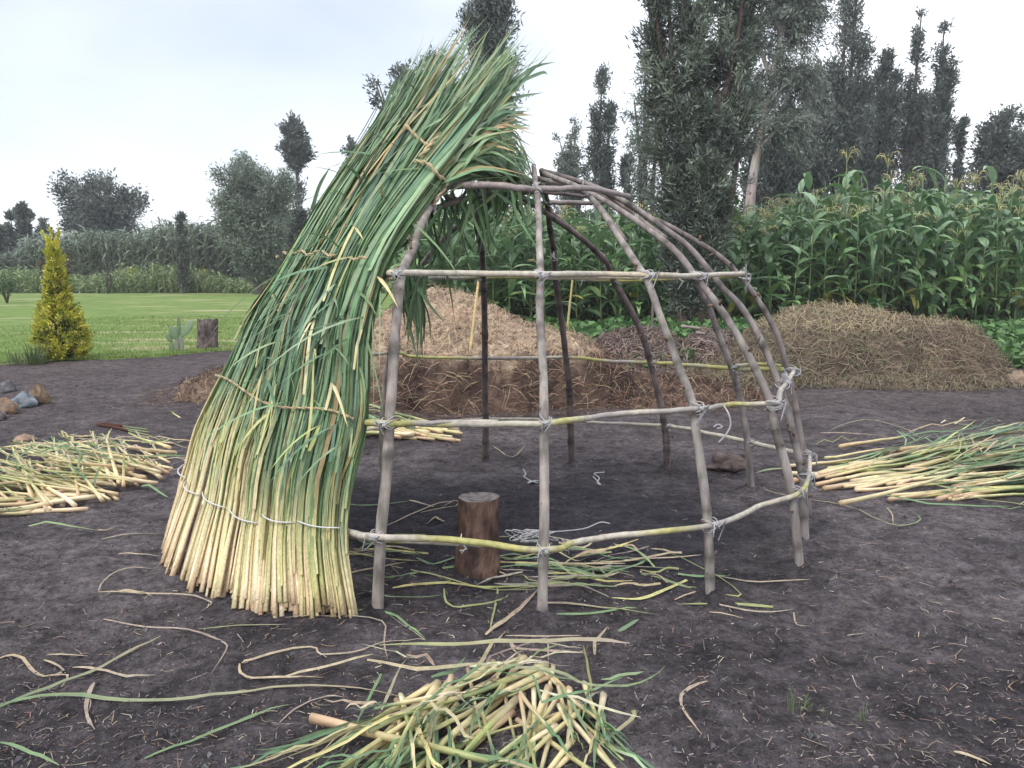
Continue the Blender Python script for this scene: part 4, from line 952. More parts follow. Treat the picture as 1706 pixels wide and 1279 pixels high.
rope([P(676, 208, 4.62), P(695, 228, 4.58), P(713, 242, 4.55)], .008); rope([P(733, 222, 4.62), P(718, 240, 4.55), P(700, 262, 4.5)], .011)

# ------------------------------------------------------------------ log stump, stones, cactus, old stump
def lump(name, label, cat, c, rx, ry, rz, col, seed, mat=M_STONE, sub=4, amp=.28, grp=None, flat=.35):
    import bmesh
    bm = bmesh.new(); bmesh.ops.create_icosphere(bm, subdivisions=sub, radius=1); cols = []
    for v in bm.verts:
        p = v.co.copy(); q = Vector((round(p.x * 1.6) / 1.6, round(p.y * 1.6) / 1.6, round(p.z * 1.6) / 1.6)); p = p.lerp(q, .35)
        k = 1 + amp * fbm(p.x * 1.3 + seed, p.y * 1.3, p.z * 1.3, 4); p *= k
        v.co = (p.x * rx, p.y * ry, max(p.z, -flat) * rz)
        cols.append(jit(lerp3(col[0], col[1], min(1, max(0, .5 + fbm(p.x * 2, p.y * 2 + seed, p.z * 2, 3)))), .05))
    me = bpy.data.meshes.new(name); bm.to_mesh(me); bm.free(); o = finish(me, name, cols, mat, None, True); o.location = (c[0], c[1], c[2] + rz * flat * .8); o.rotation_euler = (0, 0, seed)
    return tag(o, label, cat, grp)
def log_stump(px, py, w, h, lean, label, name, bark, topc, ragged=0., flare=.08, seed=0, tilt=0):
    b = gpt(px, py); root = empty(name, b, label, 'stump'); mb = MB(); n = 40; m = 22; vs = []; cs = []; fs = []
    for j in range(m + 1):
        f = j / m
        for i in range(n):
            a = 2 * math.pi * i / n; r = w * (1 + flare * (1 - f) ** 2 + .09 * fbm(math.cos(a) * 1.6, math.sin(a) * 1.6, f * 1.2 + seed, 3) + .035 * fbm(math.cos(a) * 7, math.sin(a) * 7, f * 3 + seed, 3))
            z = h * f + (ragged * h * fbm(math.cos(a) * 1.5, math.sin(a) * 1.5, seed + 3, 3) if f > .7 else 0) * (f - .7) / .3 + tilt * f * math.cos(a) * w
            vs.append((r * math.cos(a) + lean * f, r * math.sin(a), z - .02)); cs.append(jit(lerp3(bark[0], bark[1], min(1, max(0, .5 + fbm(a * 1.5, f * 4, seed, 4)))), .12))
    for j in range(m):
        for i in range(n): i2 = (i + 1) % n; fs.append((j * n + i, j * n + i2, (j + 1) * n + i2, (j + 1) * n + i))
    mb.add(vs, fs, cs); mb.build('bark', M_LOG, root)
    tb = MB(); rim = vs[m * n:]; c = Vector((lean, 0, sum(v[2] for v in rim) / n - ragged * h * .25)); tv = []; tcs = []; tf = []
    for k in range(1, 6):
        for v in rim: p = c.lerp(Vector(v), k / 5 * .995); tv.append((p.x, p.y, p.z - .003 * (k < 5) + .004 * fbm(p.x * 30, p.y * 30, 1, 2))); tcs.append(jit(lerp3(topc, tuple(q * .75 for q in topc), k % 2), .12))
    tv.append(tuple(c)); tcs.append(topc); ci = len(tv) - 1
    for i in range(n): tf.append((ci, i, (i + 1) % n))
    for k in range(4):
        for i in range(n): i2 = (i + 1) % n; tf.append((k * n + i, (k + 1) * n + i, (k + 1) * n + i2, k * n + i2))
    tb.add(tv, tf, tcs); tb.build('cut_face', M_LOG, root); return root
log_stump(795, 952, .104, .405, .012, 'upright sawn log with reddish bark standing inside the pole frame', 'log_stool', ((.048, .034, .030), (.15, .095, .075)), (.20, .18, .175), .0, .12, 2)
log_stump(346, 582, .19, .60, .03, 'weathered grey tree stump at the lawn edge beside the cactus', 'tree_stump', ((.06, .045, .045), (.19, .155, .15)), (.09, .07, .065), .12, .10, 5)
def cactus():
    b = gpt(300, 588); root = empty('prickly_pear', b, 'small prickly pear cactus with flat green pads beside the grey stump', 'cactus'); s = b.y / F
    def pad(cx, top, cz, w, h, ang, yaw, col, nm='pad'):
        mb = MB(); vs = []; fs = []; n, m = 18, 10
        for j in range(m + 1):
            f = j / m; z = f * h; r = w * .5 * math.sin(math.pi * min(.985, f * .93 + .05)) ** .6 * (.75 + .35 * f)
            for i in range(n):
                a = 2 * math.pi * i / n; x = r * math.cos(a); y = r * .24 * math.sin(a); x, y = x * math.cos(yaw) - y * math.sin(yaw), x * math.sin(yaw) + y * math.cos(yaw)
                X_ = x * math.cos(ang) + z * math.sin(ang); Z_ = -x * math.sin(ang) + z * math.cos(ang); vs.append((cx * s + X_, y + random.uniform(-.002, .002), cz * s + Z_))
        for j in range(m):
            for i in range(n): i2 = (i + 1) % n; fs.append((j * n + i, j * n + i2, (j + 1) * n + i2, (j + 1) * n + i))
        fs.append(tuple(range(n))[::-1]); fs.append(tuple(m * n + i for i in range(n)))
        mb.add(vs, fs, col); mb.build(nm, M_PAD, root)
    g1 = (.14, .21, .12); g2 = (.18, .25, .15); g0_ = (.20, .21, .16)
    pad(-4, 0, -2, 9 * s, 27 * s, 0, .3, g0_, 'stem'); pad(4, 0, -2, 8 * s, 30 * s, 0, .2, g0_, 'stem')
    pad(-13, 0, -2, 9 * s, 20 * s, -.05, .1, g1); pad(-4, 0, 20, 17 * s, 24 * s, -.35, .2, g1); pad(-13, 0, 17, 11 * s, 16 * s, -.5, .4, g1); pad(4, 0, 26, 17 * s, 34 * s, .62, -.2, g2); pad(1, 0, 28, 6 * s, 32 * s, -.03, .5, g1); pad(-11, 0, 28, 9 * s, 18 * s, -.1, .8, g2)
cactus()
st = lambda px, py: gpt(px, py)
lump('boulder', 'blue-grey flat boulder in the stone group at the left edge', 'stone', st(38, 676), .16, .12, .12, ((.10, .135, .155), (.25, .26, .29)), 1.1, grp='stones at the left edge')
lump('boulder', 'brown pitted boulder, rightmost of the stone group', 'stone', st(66, 671), .11, .10, .17, ((.06, .045, .038), (.24, .17, .11)), 2.3, grp='stones at the left edge')
lump('boulder', 'reddish boulder at the front of the stone group', 'stone', st(10, 688), .14, .11, .12, ((.08, .075, .065), (.25, .16, .11)), 3.2, grp='stones at the left edge')
lump('boulder', 'small dark grey stone at the back of the stone group', 'stone', st(12, 655), .11, .10, .10, ((.07, .068, .075), (.15, .145, .155)), 4.4, grp='stones at the left edge')
lump('boulder', 'grey stone cut by the left picture edge', 'stone', st(-8, 700), .11, .10, .08, ((.08, .075, .075), (.17, .155, .15)), 5.7, grp='stones at the left edge')
lump('flat_stone', 'low tan stone behind the left reed pile', 'stone', st(40, 733), .15, .09, .04, ((.16, .11, .08), (.30, .21, .15)), 5.1)
lump('peat_clod', 'dark brown clod of peat beside the rear right poles', 'clod', st(1213, 783), .155, .11, .085, ((.045, .035, .032), (.15, .12, .11)), 6.4, amp=.5)
lump('tan_clod', 'tan lump of earth at the right picture edge', 'clod', gpt(1695, 640), .20, .16, .14, ((.18, .13, .10), (.30, .23, .17)), 7.7)

# ------------------------------------------------------------------ loose reeds
def cut_reed(base, direc, L, lift, rs, label, grp, thick=1.0, green=.5, stalkf=.5, curve=0.):
    """one cut cattail lying down: round pale stalk, then blades"""
    d = Vector((direc[0], direc[1], 0)).normalized(); sd = Vector((-d.y, d.x, 0)); r0 = rs.uniform(.012, .022) * thick
    cr, yg, gr = jit(rs.choice(CREAM), .15), jit(rs.choice(YGR), .15), jit(rs.choice(GRN), .2); cv = rs.gauss(curve, .03); pb = base; pt = base + d * L * .8; zb = lift(pb, .15) * .9; zt = max(.005, (lift(base + d * L * .5, .5) - zb * .5) * 1.6) if L < 1.25 else lift(pt, 1)
    def at(f):
        p = base + d * L * f + sd * cv * L * f * f; p.z = gz(p.x, p.y) + r0 * .6 + zb + (zt - zb) * f - .10 * L * f * f * (f > .7) * 0; return p
    o = Vector((base.x, base.y, 0)); mb = MB(); n = 9; ss = stalkf * rs.uniform(.8, 1.15)
    pts = [at(ss * i / n) - o for i in range(n + 1)]; cols = [jit(reed_col(i / n * (.75 if rs.random() < .5 else .55) / (1.15 - green * .6), cr, yg, gr), .05) for i in range(n + 1)]
    cols[0] = lerp3(cols[0], (.45, .27, .18), rs.uniform(0, .5))
    tube(mb, pts, [r0 * interp(i / n, [0, .1, 1], [1.1, 1, .55]) for i in range(n + 1)], 8, cols, flat=.7)
    root = mb.build('cut_reed', M_REED); root.location = o; tag(root, label, 'reed', grp)
    lb = MB()
    for k in range(rs.choice([2, 3, 3, 4] if L > 1.2 else [1, 2, 2, 3])):
        f0 = ss * rs.uniform(.45, .95); f1 = rs.uniform(.75, 1.05); spn = rs.gauss(0, .05); m = 9; pp = []; wd = []; cl = []; gl = jit(rs.choice(GRN * (2 if green > .3 else 0) + GRN[:2] + YGR + [(.46, .38, .24), (.38, .31, .2)]), .3)
        kink = rs.uniform(.3, .8) if rs.random() < .3 else 9; kd = rs.gauss(0, .5)
        for i in range(m + 1):
            f = f0 + (f1 - f0) * i / m; q = at(f) + sd * (spn * L * (i / m) ** 1.5 + (kd * L * .35 * max(0, i / m - kink))); q.z += .004 + .02 * rs.random() * (i > 2); pp.append(q - o)
            wd.append(rs.uniform(.9, 1.1) * .0155 * thick * interp(i / m, [0, .3, .8, 1], [.8, 1, .7, .06])); cl.append(lerp3(cols[-1], gl, min(1, i / 3)))
        ribbon(lb, pp, wd, Vector((rs.gauss(0, .4), rs.gauss(0, .4), 1)).normalized(), cl, rs.uniform(.1, .4), rs.uniform(-.5, .5), rs.uniform(-.8, .8))
    lb.build('leaf_blades', M_REED, root); return root
def hl(cx, cy, rx, ry, h):
    return lambda x, y: h * math.exp(-1.3 * (((x - cx) / rx) ** 2 + ((y - cy) / ry) ** 2))
rs = random.Random(5)
# right pile: butt ends to the left, leaves off the picture
hp = hl(3.75, 6.75, 1.9, 1.15, .30)
for k in range(84):
    lay = rs.random(); u = rs.random(); b = G(1330 + 290 * u ** 1.2 + rs.gauss(0, 35), 782 + 55 * u + rs.gauss(0, 10) - 30 * (1 - lay) * 0); 
    if rs.random() < .45: b = b + Vector((rs.uniform(.3, 1.0), rs.uniform(.1, .9), 0))
    cut_reed(b, (1, rs.gauss(.33, .14)), rs.uniform(1.5, 2.2), lambda p, f, lay=lay: hp(p.x, p.y) * lay * min(1, f * 2.2 + .1), rs, 'cut green cattail reed in the right pile, butt end towards the frame', 'reeds in the right pile', 1.15, .5, .42)
# left pile: butt ends right and front
hp2 = hl(-3.1, 6.2, 1.3, 1.15, .24)
for k in range(112):
    lay = rs.random(); u = rs.random(); b = G(20 + 270 * u + rs.gauss(0, 18), interp(u, [0, .35, .65, 1], [855, 862, 838, 812]) - abs(rs.gauss(0, 42)))
    cut_reed(b, (-1, rs.gauss(.42, .72)), rs.uniform(.5, 1.6), lambda p, f, lay=lay: hp2(p.x, p.y) * lay * min(1, f * 2 + .15), rs, 'cut pale reed stalk in the left pile', 'reeds in the left pile', .95, .2, .75)
# small pile behind the first pole
hp3 = hl(-1.2, 8.1, 1.0, .7, .24)
for k in range(40):
    lay = rs.random(); b = G(rs.uniform(615, 775), 735 + rs.gauss(0, 5) - 14 * rs.random())
    cut_reed(b, (-1, rs.gauss(.45, .22)), rs.uniform(.8, 1.4), lambda p, f, lay=lay: hp3(p.x, p.y) * lay * min(1, f * 2 + .2), rs, 'cut reed in the small pile between the thatch and compost heap', 'reeds in the small rear pile', 1.15, .5, .5)
# nearest pile at the bottom edge: butts at the far end, leaves towards the camera
hp4 = hl(-.12, 2.60, .60, .70, .13)
for k in range(74):
    lay = rs.random(); u = rs.random(); b = G(690 + 285 * u + rs.gauss(0, 22), interp(u, [0, .5, .75, 1], [1160, 1120, 1105, 1180]) + abs(rs.gauss(0, 50)))
    cut_reed(b, (rs.gauss(-.36, .46), -1), rs.uniform(.45, 1.1), lambda p, f, lay=lay: hp4(p.x, p.y) * lay * min(1, f * 2 + .15), rs, 'cut reed in the nearest pile at the bottom of the picture', 'reeds in the nearest pile', .66, .4, .6)
cut_reed(G(522, 1232), (1, -.42), 1.0, lambda p, f: .03 + .06 * f, rs, 'single reed jutting left out of the nearest pile', None, 1.2, .3, .6)
cut_reed(G(1398, 856), (1, .50), 1.9, lambda p, f: .02 + .2 * f, rs, 'thickest pale reed jutting out in front of the right pile', None, 1.35, .1, .75)

def loose(pix, w, cols, label, grp=None, name='reed_leaf', cat='leaf', lift=.0, stalk=False):
    pts = catmull([gpt(px + random.gauss(0, 1.5), py + random.gauss(0, .8), .008 + lift) for px, py in pix], 3); n = len(pts); o = Vector((pts[0].x, pts[0].y, 0)); mb = MB()
    for i in range(n): pts[i].z = gz(pts[i].x, pts[i].y) + .010 + lift + .012 * abs(mnoise.noise((i * .35, pix[0][0], 0)))
    c = [jit(lerp3(cols[0], cols[-1], i / (n - 1)), .08) for i in range(n)]
    if stalk: tube(mb, [p - o for p in pts], [w * .5] * n, 6, c, flat=.6)
    else: ribbon(mb, [p - o for p in pts], [w * .78 * random.uniform(.8, 1.15) * interp(i / (n - 1), [0, .15, .8, 1], [.5, 1, .75, .12]) for i in range(n)], Vector((0, -.3, 1)).normalized(), c, .3, rs.uniform(-.4, .4), rs.uniform(-.6, .6))
    ob = mb.build(name, M_DRY if cols[0][0] > cols[0][1] else M_REED); ob.location = o; return tag(ob, label, cat, grp)
DR = (.44, .36, .25); DG = (.32, .28, .235); PK = (.36, .28, .235); G1 = (.15, .235, .12); G2 = (.22, .31, .155); OL = (.30, .33, .14)
LOOSE = [
 ([(0, 1176), (106, 1166), (212, 1169), (319, 1168), (420, 1160), (520, 1154), (600, 1159), (700, 1174)], .022, (G1, DR), 'long green blade lying straight across the soil to the nearest pile'),
 ([(0, 1180), (80, 1152), (149, 1123), (212, 1089), (268, 1064)], .020, (G1, DR), 'green blade with tan end slanting across the front left soil'),
 ([(0, 1098), (32, 1096), (48, 1115), (74, 1131), (114, 1128), (101, 1152)], .018, (DR, DR), 'zigzag dry tan blade at the front left edge'),
 ([(74, 1099), (106, 1118), (80, 1131)], .014, (DR, DG), 'short hooked dry blade beside the slanting green one'),
 ([(80, 1091), (143, 1092)], .010, (DR, DR), 'short pale straw left of the slanting green blade tip'),
 ([(119, 1115), (159, 1118), (212, 1133), (260, 1130)], .015, (DR, DG), 'wavy dry blade under the slanting green one'),
 ([(158, 1142), (146, 1173), (146, 1195), (159, 1219)], .018, (PK, DG), 'curled dry blade lying across the long green blade'),
 ([(175, 1033), (239, 1046), (313, 1054), (372, 1075), (372, 1094), (353, 1126)], .012, (PK, DG), 'thin brown blade curling before the thatch base'),
 ([(165, 990), (175, 972), (207, 950), (255, 953)], .010, (DG, DR), 'hooked thin dry blade left of the thatch base'),
 ([(165, 990), (239, 993), (308, 996), (350, 1009), (337, 1025)], .011, (DR, DG), 'thin dry blade running along the thatch base'),
 ([(196, 990), (230, 992), (255, 998)], .020, (DR, DR), 'short broad tan blade left of the thatch base'),
 ([(196, 927), (232, 926), (268, 929)], .014, (DR, (.5, .44, .34)), 'pale straight straw touching the thatch corner'),
 ([(170, 900), (220, 895), (271, 894)], .013, (DG, DR), 'pale straw on the soil between left pile and thatch'),
 ([(160, 888), (175, 886), (192, 883)], .013, (DR, DR), 'tiny pale straw in front of the left pile'),
 ([(0, 1237), (53, 1256), (98, 1282)], .018, (G1, G2), 'broad green blade in the bottom left corner'),
 ([(234, 1278), (319, 1245), (420, 1208), (452, 1194)], .013, (G1, G2), 'thin green blade at the bottom, left of the nearest pile'),
 ([(330, 1051), (420, 1047), (480, 1045)], .012, (OL, DG), 'greyish blade lying in front of the thatch base'),
 ([(268, 735), (324, 750)], .014, (DR, DG), 'short tan straw between left pile and thatch, farther one'),
 ([(234, 770), (280, 766), (319, 769)], .013, (DG, DR), 'pale straw beside the left pile towards the thatch'),
 ([(255, 791), (290, 787), (313, 783)], .013, (PK, DG), 'pinkish straw beside the left pile towards the thatch'),
 ([(400, 1109), (421, 1102), (518, 1088), (535, 1100), (590, 1094), (636, 1079), (695, 1073), (704, 1071), (649, 1030)], .012, (DR, DG), 'long kinked dry blade in front of the first pole'),
 ([(400, 1109), (402, 1125), (421, 1136), (484, 1138), (535, 1140)], .014, (DR, DR), 'bent dry blade with forked end left of the nearest pile'),
 ([(476, 1033), (560, 1031), (636, 1039), (640, 1079), (649, 1109)], .010, (DG, PK), 'thin brown blade bent square near the first pole'),
 ([(468, 1218), (505, 1189), (548, 1172), (577, 1176)], .010, (PK, DG), 'thin reddish root curling left of the nearest pile'),
 ([(400, 1212), (440, 1200), (484, 1187)], .010, (G1, G2), 'short thin green blade left of the nearest pile'),
 ([(843, 1066), (906, 1071), (970, 1066)], .012, (DR, PK), 'pale straw in the small tangle before the front pole'),
 ([(847, 1072), (864, 1090), (915, 1098), (980, 1100)], .016, (PK, PK), 'pinkish straw under the small tangle before the front pole'),
 ([(860, 1074), (900, 1082), (945, 1088), (968, 1090)], .011, (DR, DG), 'thin straw crossing the small tangle before the front pole'),
 ([(913, 1080), (914, 1114)], .010, (DR, DG), 'short upright straw across the small tangle'),
 ([(809, 1062), (843, 1037), (868, 1020), (896, 990)], .026, (DR, PK), 'broad tan blade slanting to the front pole foot'),
 ([(816, 1052), (824, 1020), (830, 990), (828, 978)], .014, (OL, G2), 'olive blade hooked beside the broad tan one'),
 ([(911, 1011), (1000, 1016), (1098, 1026)], .026, (PK, OL), 'broad pinkish blade lying right of the front pole foot'),
 ([(928, 1030), (980, 1028), (1030, 1018), (1060, 1014)], .014, (G1, G2), 'green blade lying under the broad pinkish one'),
 ([(1182, 1147), (1141, 1165), (1134, 1186), (1145, 1206), (1168, 1231)], .016, (PK, DR), 'tan blade curved like a hook on the right foreground soil'),
 ([(1199, 962), (1265, 972), (1350, 972)], .011, (DG, DR), 'long pale straw at the foot of the right front poles'),
 ([(1124, 1003), (1170, 989), (1199, 1010), (1265, 1020), (1323, 1014)], .014, (DR, DG), 'thin dry blade passing the foot of the second front pole'),
 ([(1112, 927), (1174, 950), (1232, 989), (1195, 993)], .014, (G1, (.42, .40, .14)), 'green blade bent yellow behind the second front pole'),
 ([(1588, 1258), (1620, 1268), (1650, 1281)], .014, (DR, DR), 'tan straw in the bottom right corner'),
 ([(1182, 1022), (1240, 1032)], .010, (DR, DR), 'short straw before the second front pole'),
 ([(1326, 1018), (1329, 1040), (1356, 1043)], .010, (DR, DG), 'small hooked straw right of the front poles'),
 ([(1368, 722), (1430, 724), (1497, 732)], .018, (PK, DR), 'tan straw lying behind the right pile'),
 ([(1261, 819), (1310, 830), (1414, 846), (1455, 867), (1497, 881), (1534, 869), (1505, 842)], .018, (DR, G1), 'long blade winding from the rear pole to the right pile'),
 ([(1261, 790), (1302, 784), (1345, 776)], .018, (G2, DR), 'thin green reed between rear pole and right pile'),
 ([(1655, 844), (1680, 850), (1706, 846)], .014, (G1, G2), 'thin green blade in front of the right pile'),
 ([(1480, 845), (1484, 860), (1488, 878)], .016, (DR, DR), 'short pale straw pointing forward from the right pile'),
 ([(1380, 715), (1440, 700), (1500, 712), (1540, 735)], .012, (G1, DR), 'thin curved blade at the back of the right pile'),
 ([(820, 745), (850, 765), (876, 742)], .014, (DR, DR), 'kinked pale straw on the soil at the rear pole feet'),
 ([(700, 855), (760, 845), (757, 838), (730, 850)], .012, (DR, DG), 'pale straw behind the sawn log'),
 ([(610, 890), (660, 870), (720, 846), (757, 838)], .018, (DG, DR), 'long dry blade running from the first pole to the sawn log'),
 ([(682, 837), (705, 843), (722, 850)], .016, ((.52, .46, .34), DR), 'pale snapped stalk left of the sawn log'),
 ([(650, 945), (700, 960), (760, 975), (830, 985), (900, 988)], .022, (DR, OL), 'long olive stalk lying in front of the sawn log'),
 ([(655, 982), (720, 978), (800, 980), (905, 982)], .018, ((.5, .42, .2), OL), 'long pale stalk lying across the soil before the sawn log'),
 ([(740, 985), (745, 1005), (765, 1013), (820, 1005), (850, 995)], .014, (OL, OL), 'looping olive blade before the sawn log'),
 ([(600, 985), (650, 996), (700, 998), (740, 996)], .014, (G1, G2), 'thin green blade at the foot of the first pole'),
 ([(585, 1018), (650, 1026), (685, 1050), (706, 1072)], .016, (G1, G2), 'green blade trailing from the thatch corner'),
]
for pix, w, c, lb in LOOSE: loose(pix, w, c, lb)
loose([(636, 1147), (716, 1140), (780, 1142), (923, 1142), (1000, 1143), (1045, 1144)], .026, (OL, PK), 'wide olive blade with brown tip lying on top of the nearest pile', lift=.14)
loose([(615, 1155), (695, 1166), (780, 1159), (843, 1168), (919, 1176), (991, 1201), (1067, 1193), (1105, 1168)], .02, (DR, G1), 'green blade draped over the nearest pile reaching right', lift=.10)
loose([(999, 1201), (1012, 1239), (1050, 1281)], .018, (G1, G2), 'green blade bending down right of the nearest pile', lift=.02)
loose([(1054, 1201), (1050, 1218), (978, 1281)], .022, (OL, DR), 'yellow blade at the right side of the nearest pile', lift=.02)
loose([(984, 1168), (978, 1200), (970, 1239)], .014, (G1, G2), 'short green blade standing off the nearest pile', lift=.05)
# tangle of thin blades under the frame
for k in range(80):
    u = rs.gauss(965, 85); v = rs.gauss(952, 24)
    if k > 62: u = rs.gauss(690, 60); v = rs.gauss(915, 30)
    b = G(u, v); a = rs.gauss(0, .45) + (math.pi if rs.random() < .5 else 0); l = rs.uniform(.15, .5); q = []
    for i in range(4): q.append(b + Vector((math.cos(a), math.sin(a) * .8, 0)) * l * (i / 3 - .5) + Vector((rs.gauss(0, .015), rs.gauss(0, .03), 0)))
    mb = MB(); h0 = rs.uniform(.004, .08) * math.exp(-((u - 965) / 100) ** 2); c = rs.choice([DR, DR, OL, G2, G1, DG, (.5, .45, .2)])
    pp = catmull([Vector((p.x, p.y, gz(p.x, p.y) + .008 + h0 * rs.uniform(.3, 1))) for p in q], 4); o = Vector((b.x, b.y, 0)); n = len(pp)
    ribbon(mb, [p - o for p in pp], [rs.uniform(.009, .019) * interp(i / (n - 1), [0, .2, .8, 1], [.7, 1, .8, .2]) for i in range(n)], Vector((0, -.3, 1)), jit(c, .2), .3, rs.uniform(-.5, .5), rs.uniform(-.7, .7))
    ob = mb.build('reed_leaf', M_DRY if c[0] > c[1] else M_REED); ob.location = o
    if k <= 62: tag(ob, 'loose blade in the tangle of reed scraps inside the frame', 'leaf', 'reed scraps inside the frame')
    else: tag(ob, 'thin grey blade scattered between the thatch and the sawn log', 'leaf', 'blades between thatch and log')
def strips(n, cx, cy, sx, sy, hfun, ang, label, grp, lmax=.55):
    for k in range(n):
        b = G(rs.gauss(cx, sx), rs.gauss(cy, sy)); a = rs.gauss(ang, .8); l = rs.uniform(.18, lmax); q = [b.copy()]; kink = rs.randint(1, 4)
        for i in range(1, 6):
            if i == kink: a += rs.gauss(0, .7)
            q.append(q[-1] + Vector((math.cos(a), math.sin(a), 0)) * l / 5)
        for v in q: v.z = gz(v.x, v.y) + .02 + hfun(v.x, v.y) * rs.uniform(.75, 1.05)
        c0 = rs.choice([DR, DR, (.5, .44, .3), OL, G2, G1, DG]); mb = MB(); o = Vector((b.x, b.y, 0)); wd = rs.uniform(.008, .017)
        ribbon(mb, [v - o for v in q], [wd * interp(i / 5, [0, .2, .8, 1], [.6, 1, .8, .15]) for i in range(6)], Vector((0, -.3, 1)), jit(c0, .25), .35, rs.uniform(-.6, .6), rs.uniform(-.8, .8))
        ob = mb.build('reed_leaf', M_DRY if c0[0] > c0[1] else M_REED); ob.location = o; tag(ob, label, 'leaf', grp)
strips(45, 110, 800, 95, 30, hp2, .3, 'stray flat leaf strip lying over the left pile', 'leaf strips on the left pile')
strips(30, 800, 1195, 120, 45, lambda x, y: hp4(x, y) * .9, 1.1, 'stray flat leaf strip lying over the nearest pile', 'leaf strips on the nearest pile', .45)
strips(28, 1560, 790, 110, 38, hp, .25, 'stray flat leaf strip lying over the right pile', 'leaf strips on the right pile', .8)
# bunch of brown cattail heads
for k, (a, b) in enumerate((((160, 710), (248, 726)), ((168, 708), (245, 721)), ((178, 713), (252, 730)))):
    p0, p1 = gpt(*a, .02), gpt(*b, .02); o = Vector((p0.x, p0.y, 0)); root = empty('cattail_head', o, ('upper', 'middle', 'lower')[0 if k == 1 else 1 if k == 0 else 2] + ' brown cattail head of the small bunch behind the left pile', 'cattail', 'cattail heads on the soil')
    s1, s2 = MB(), MB(); m = p0.lerp(p1, .5)
    tube(s1, [p0 - o, p0.lerp(m, .1) - o, p0.lerp(m, .9) - o, m - o], [.004, .013, .013, .005], 8, (.085, .035, .025)); s1.build('spike', M_DRY, root)
    tube(s2, [m - o, p1 - o], [.006, .005], 6, (.28, .34, .14)); s2.build('stem', M_REED, root)
# white string scraps on the ground
def string(pix, label, r=.004):
    mb = MB(); c = catmull([gpt(px, py, .008) for px, py in pix], 6); o = Vector((c[0].x, c[0].y, 0)); tube(mb, [p - o for p in c], r, 5, WHITE); ob = mb.build('string_scrap', M_CORD); ob.location = o; tag(ob, label, 'string')
string([(872, 781), (876, 788), (873, 793), (882, 800), (896, 805), (884, 802), (880, 806), (892, 800), (905, 803), (916, 804)], 'tangled white string scrap behind the front pole', .006)
string([(1007, 792), (990, 793), (998, 799), (995, 806), (1000, 808), (988, 797)], 'small white string scrap on the soil right of the front pole', .005)
string([(1189, 712), (1196, 706), (1203, 712), (1195, 715)], 'white shred on the soil behind the hanging cord', .006)
# fine litter trodden into the soil
def litter():
    n = 14000; V = []; C = []
    px = RNG.uniform(-40, 1746, n); py = 600 + 690 * RNG.random(n) ** .8
    for i in range(n):
        p = G(px[i], py[i]);
        if p.y > 13.5: continue
        nz_ = mnoise.noise((p.x * .9, p.y * .9, 4)) + .35
        if random.random() > .25 + nz_ * .75 and py[i] > 700: continue
        if ((p.x - .35) / 1.5) ** 2 + ((p.y - 5.3) / 1.1) ** 2 < 1 and random.random() < .75: continue
        a = random.uniform(0, 6.28); l = random.uniform(.003, .013) * (1 + .07 * p.y) * (1 + (random.random() < .08) * 1.8); w = random.uniform(.0007, .0018) * (1 + p.y * .1); t = Vector((math.cos(a), math.sin(a), random.gauss(0, .22))); s = Vector((-t.y, t.x, random.gauss(0, .3))) * w
        z = gz(p.x, p.y) + .019 * fbm(p.x * 7, p.y * 7, 1.0, 5) + .003; q = Vector((p.x, p.y, z))
        V.append([q - t * l - s, q - t * l + s, q + t * l + s * .6, q + t * l - s * .6]); c = random.choice([(.26, .22, .19), (.20, .17, .155), (.15, .125, .115), (.36, .31, .26), (.20, .13, .10), (.11, .095, .095), (.13, .115, .115)]); C.append(jit(c, .25))
    tag(np_quads('straw_litter', np.array([[tuple(v) for v in q] for q in V]), np.array(C), M_STRAW), 'fine straw and root fibres trodden into the dark soil', 'litter', kind='stuff')
litter()
def bigger_litter():
    mb = MB(); k = 0
    while k < 900:
        px = random.uniform(-30, 1736); py = 620 + 660 * random.random(); p = G(px, py)
        if mnoise.noise((p.x * .7, p.y * .7, 14)) < random.uniform(-.3, .5): continue
        if ((p.x - .35) / 1.4) ** 2 + ((p.y - 5.3) / 1.0) ** 2 < 1 and random.random() < .8: continue
        a = random.uniform(0, 6.28); l = random.uniform(.02, .075) * (1 + .04 * p.y); q = []; b = a + random.gauss(0, .8)
        for i, aa in enumerate((a, a, b, b + random.gauss(0, .5))):
            q.append(p.copy() if i == 0 else q[-1] + Vector((math.cos(aa), math.sin(aa), 0)) * l / 3)
        z0 = [gz(v.x, v.y) + .019 * fbm(v.x * 7, v.y * 7, 1.0, 5) + .004 + random.uniform(0, .006) for v in q]
        w_ = random.uniform(.0015, .005); c = jit(random.choice([(.36, .31, .25), (.26, .21, .17), (.20, .155, .13), (.16, .13, .12), (.30, .20, .14)]), .25)
        ribbon(mb, [(v.x, v.y, z) for v, z in zip(q, z0)], [w_, w_, w_ * .9, w_ * .4], Vector((0, 0, 1)), c, .3, random.uniform(-.4, .4), random.uniform(-.6, .6)); k += 1
    tag(mb.build('dry_scraps', M_STRAW), 'short dry leaf scraps scattered unevenly over the soil', 'litter', kind='stuff')
bigger_litter()
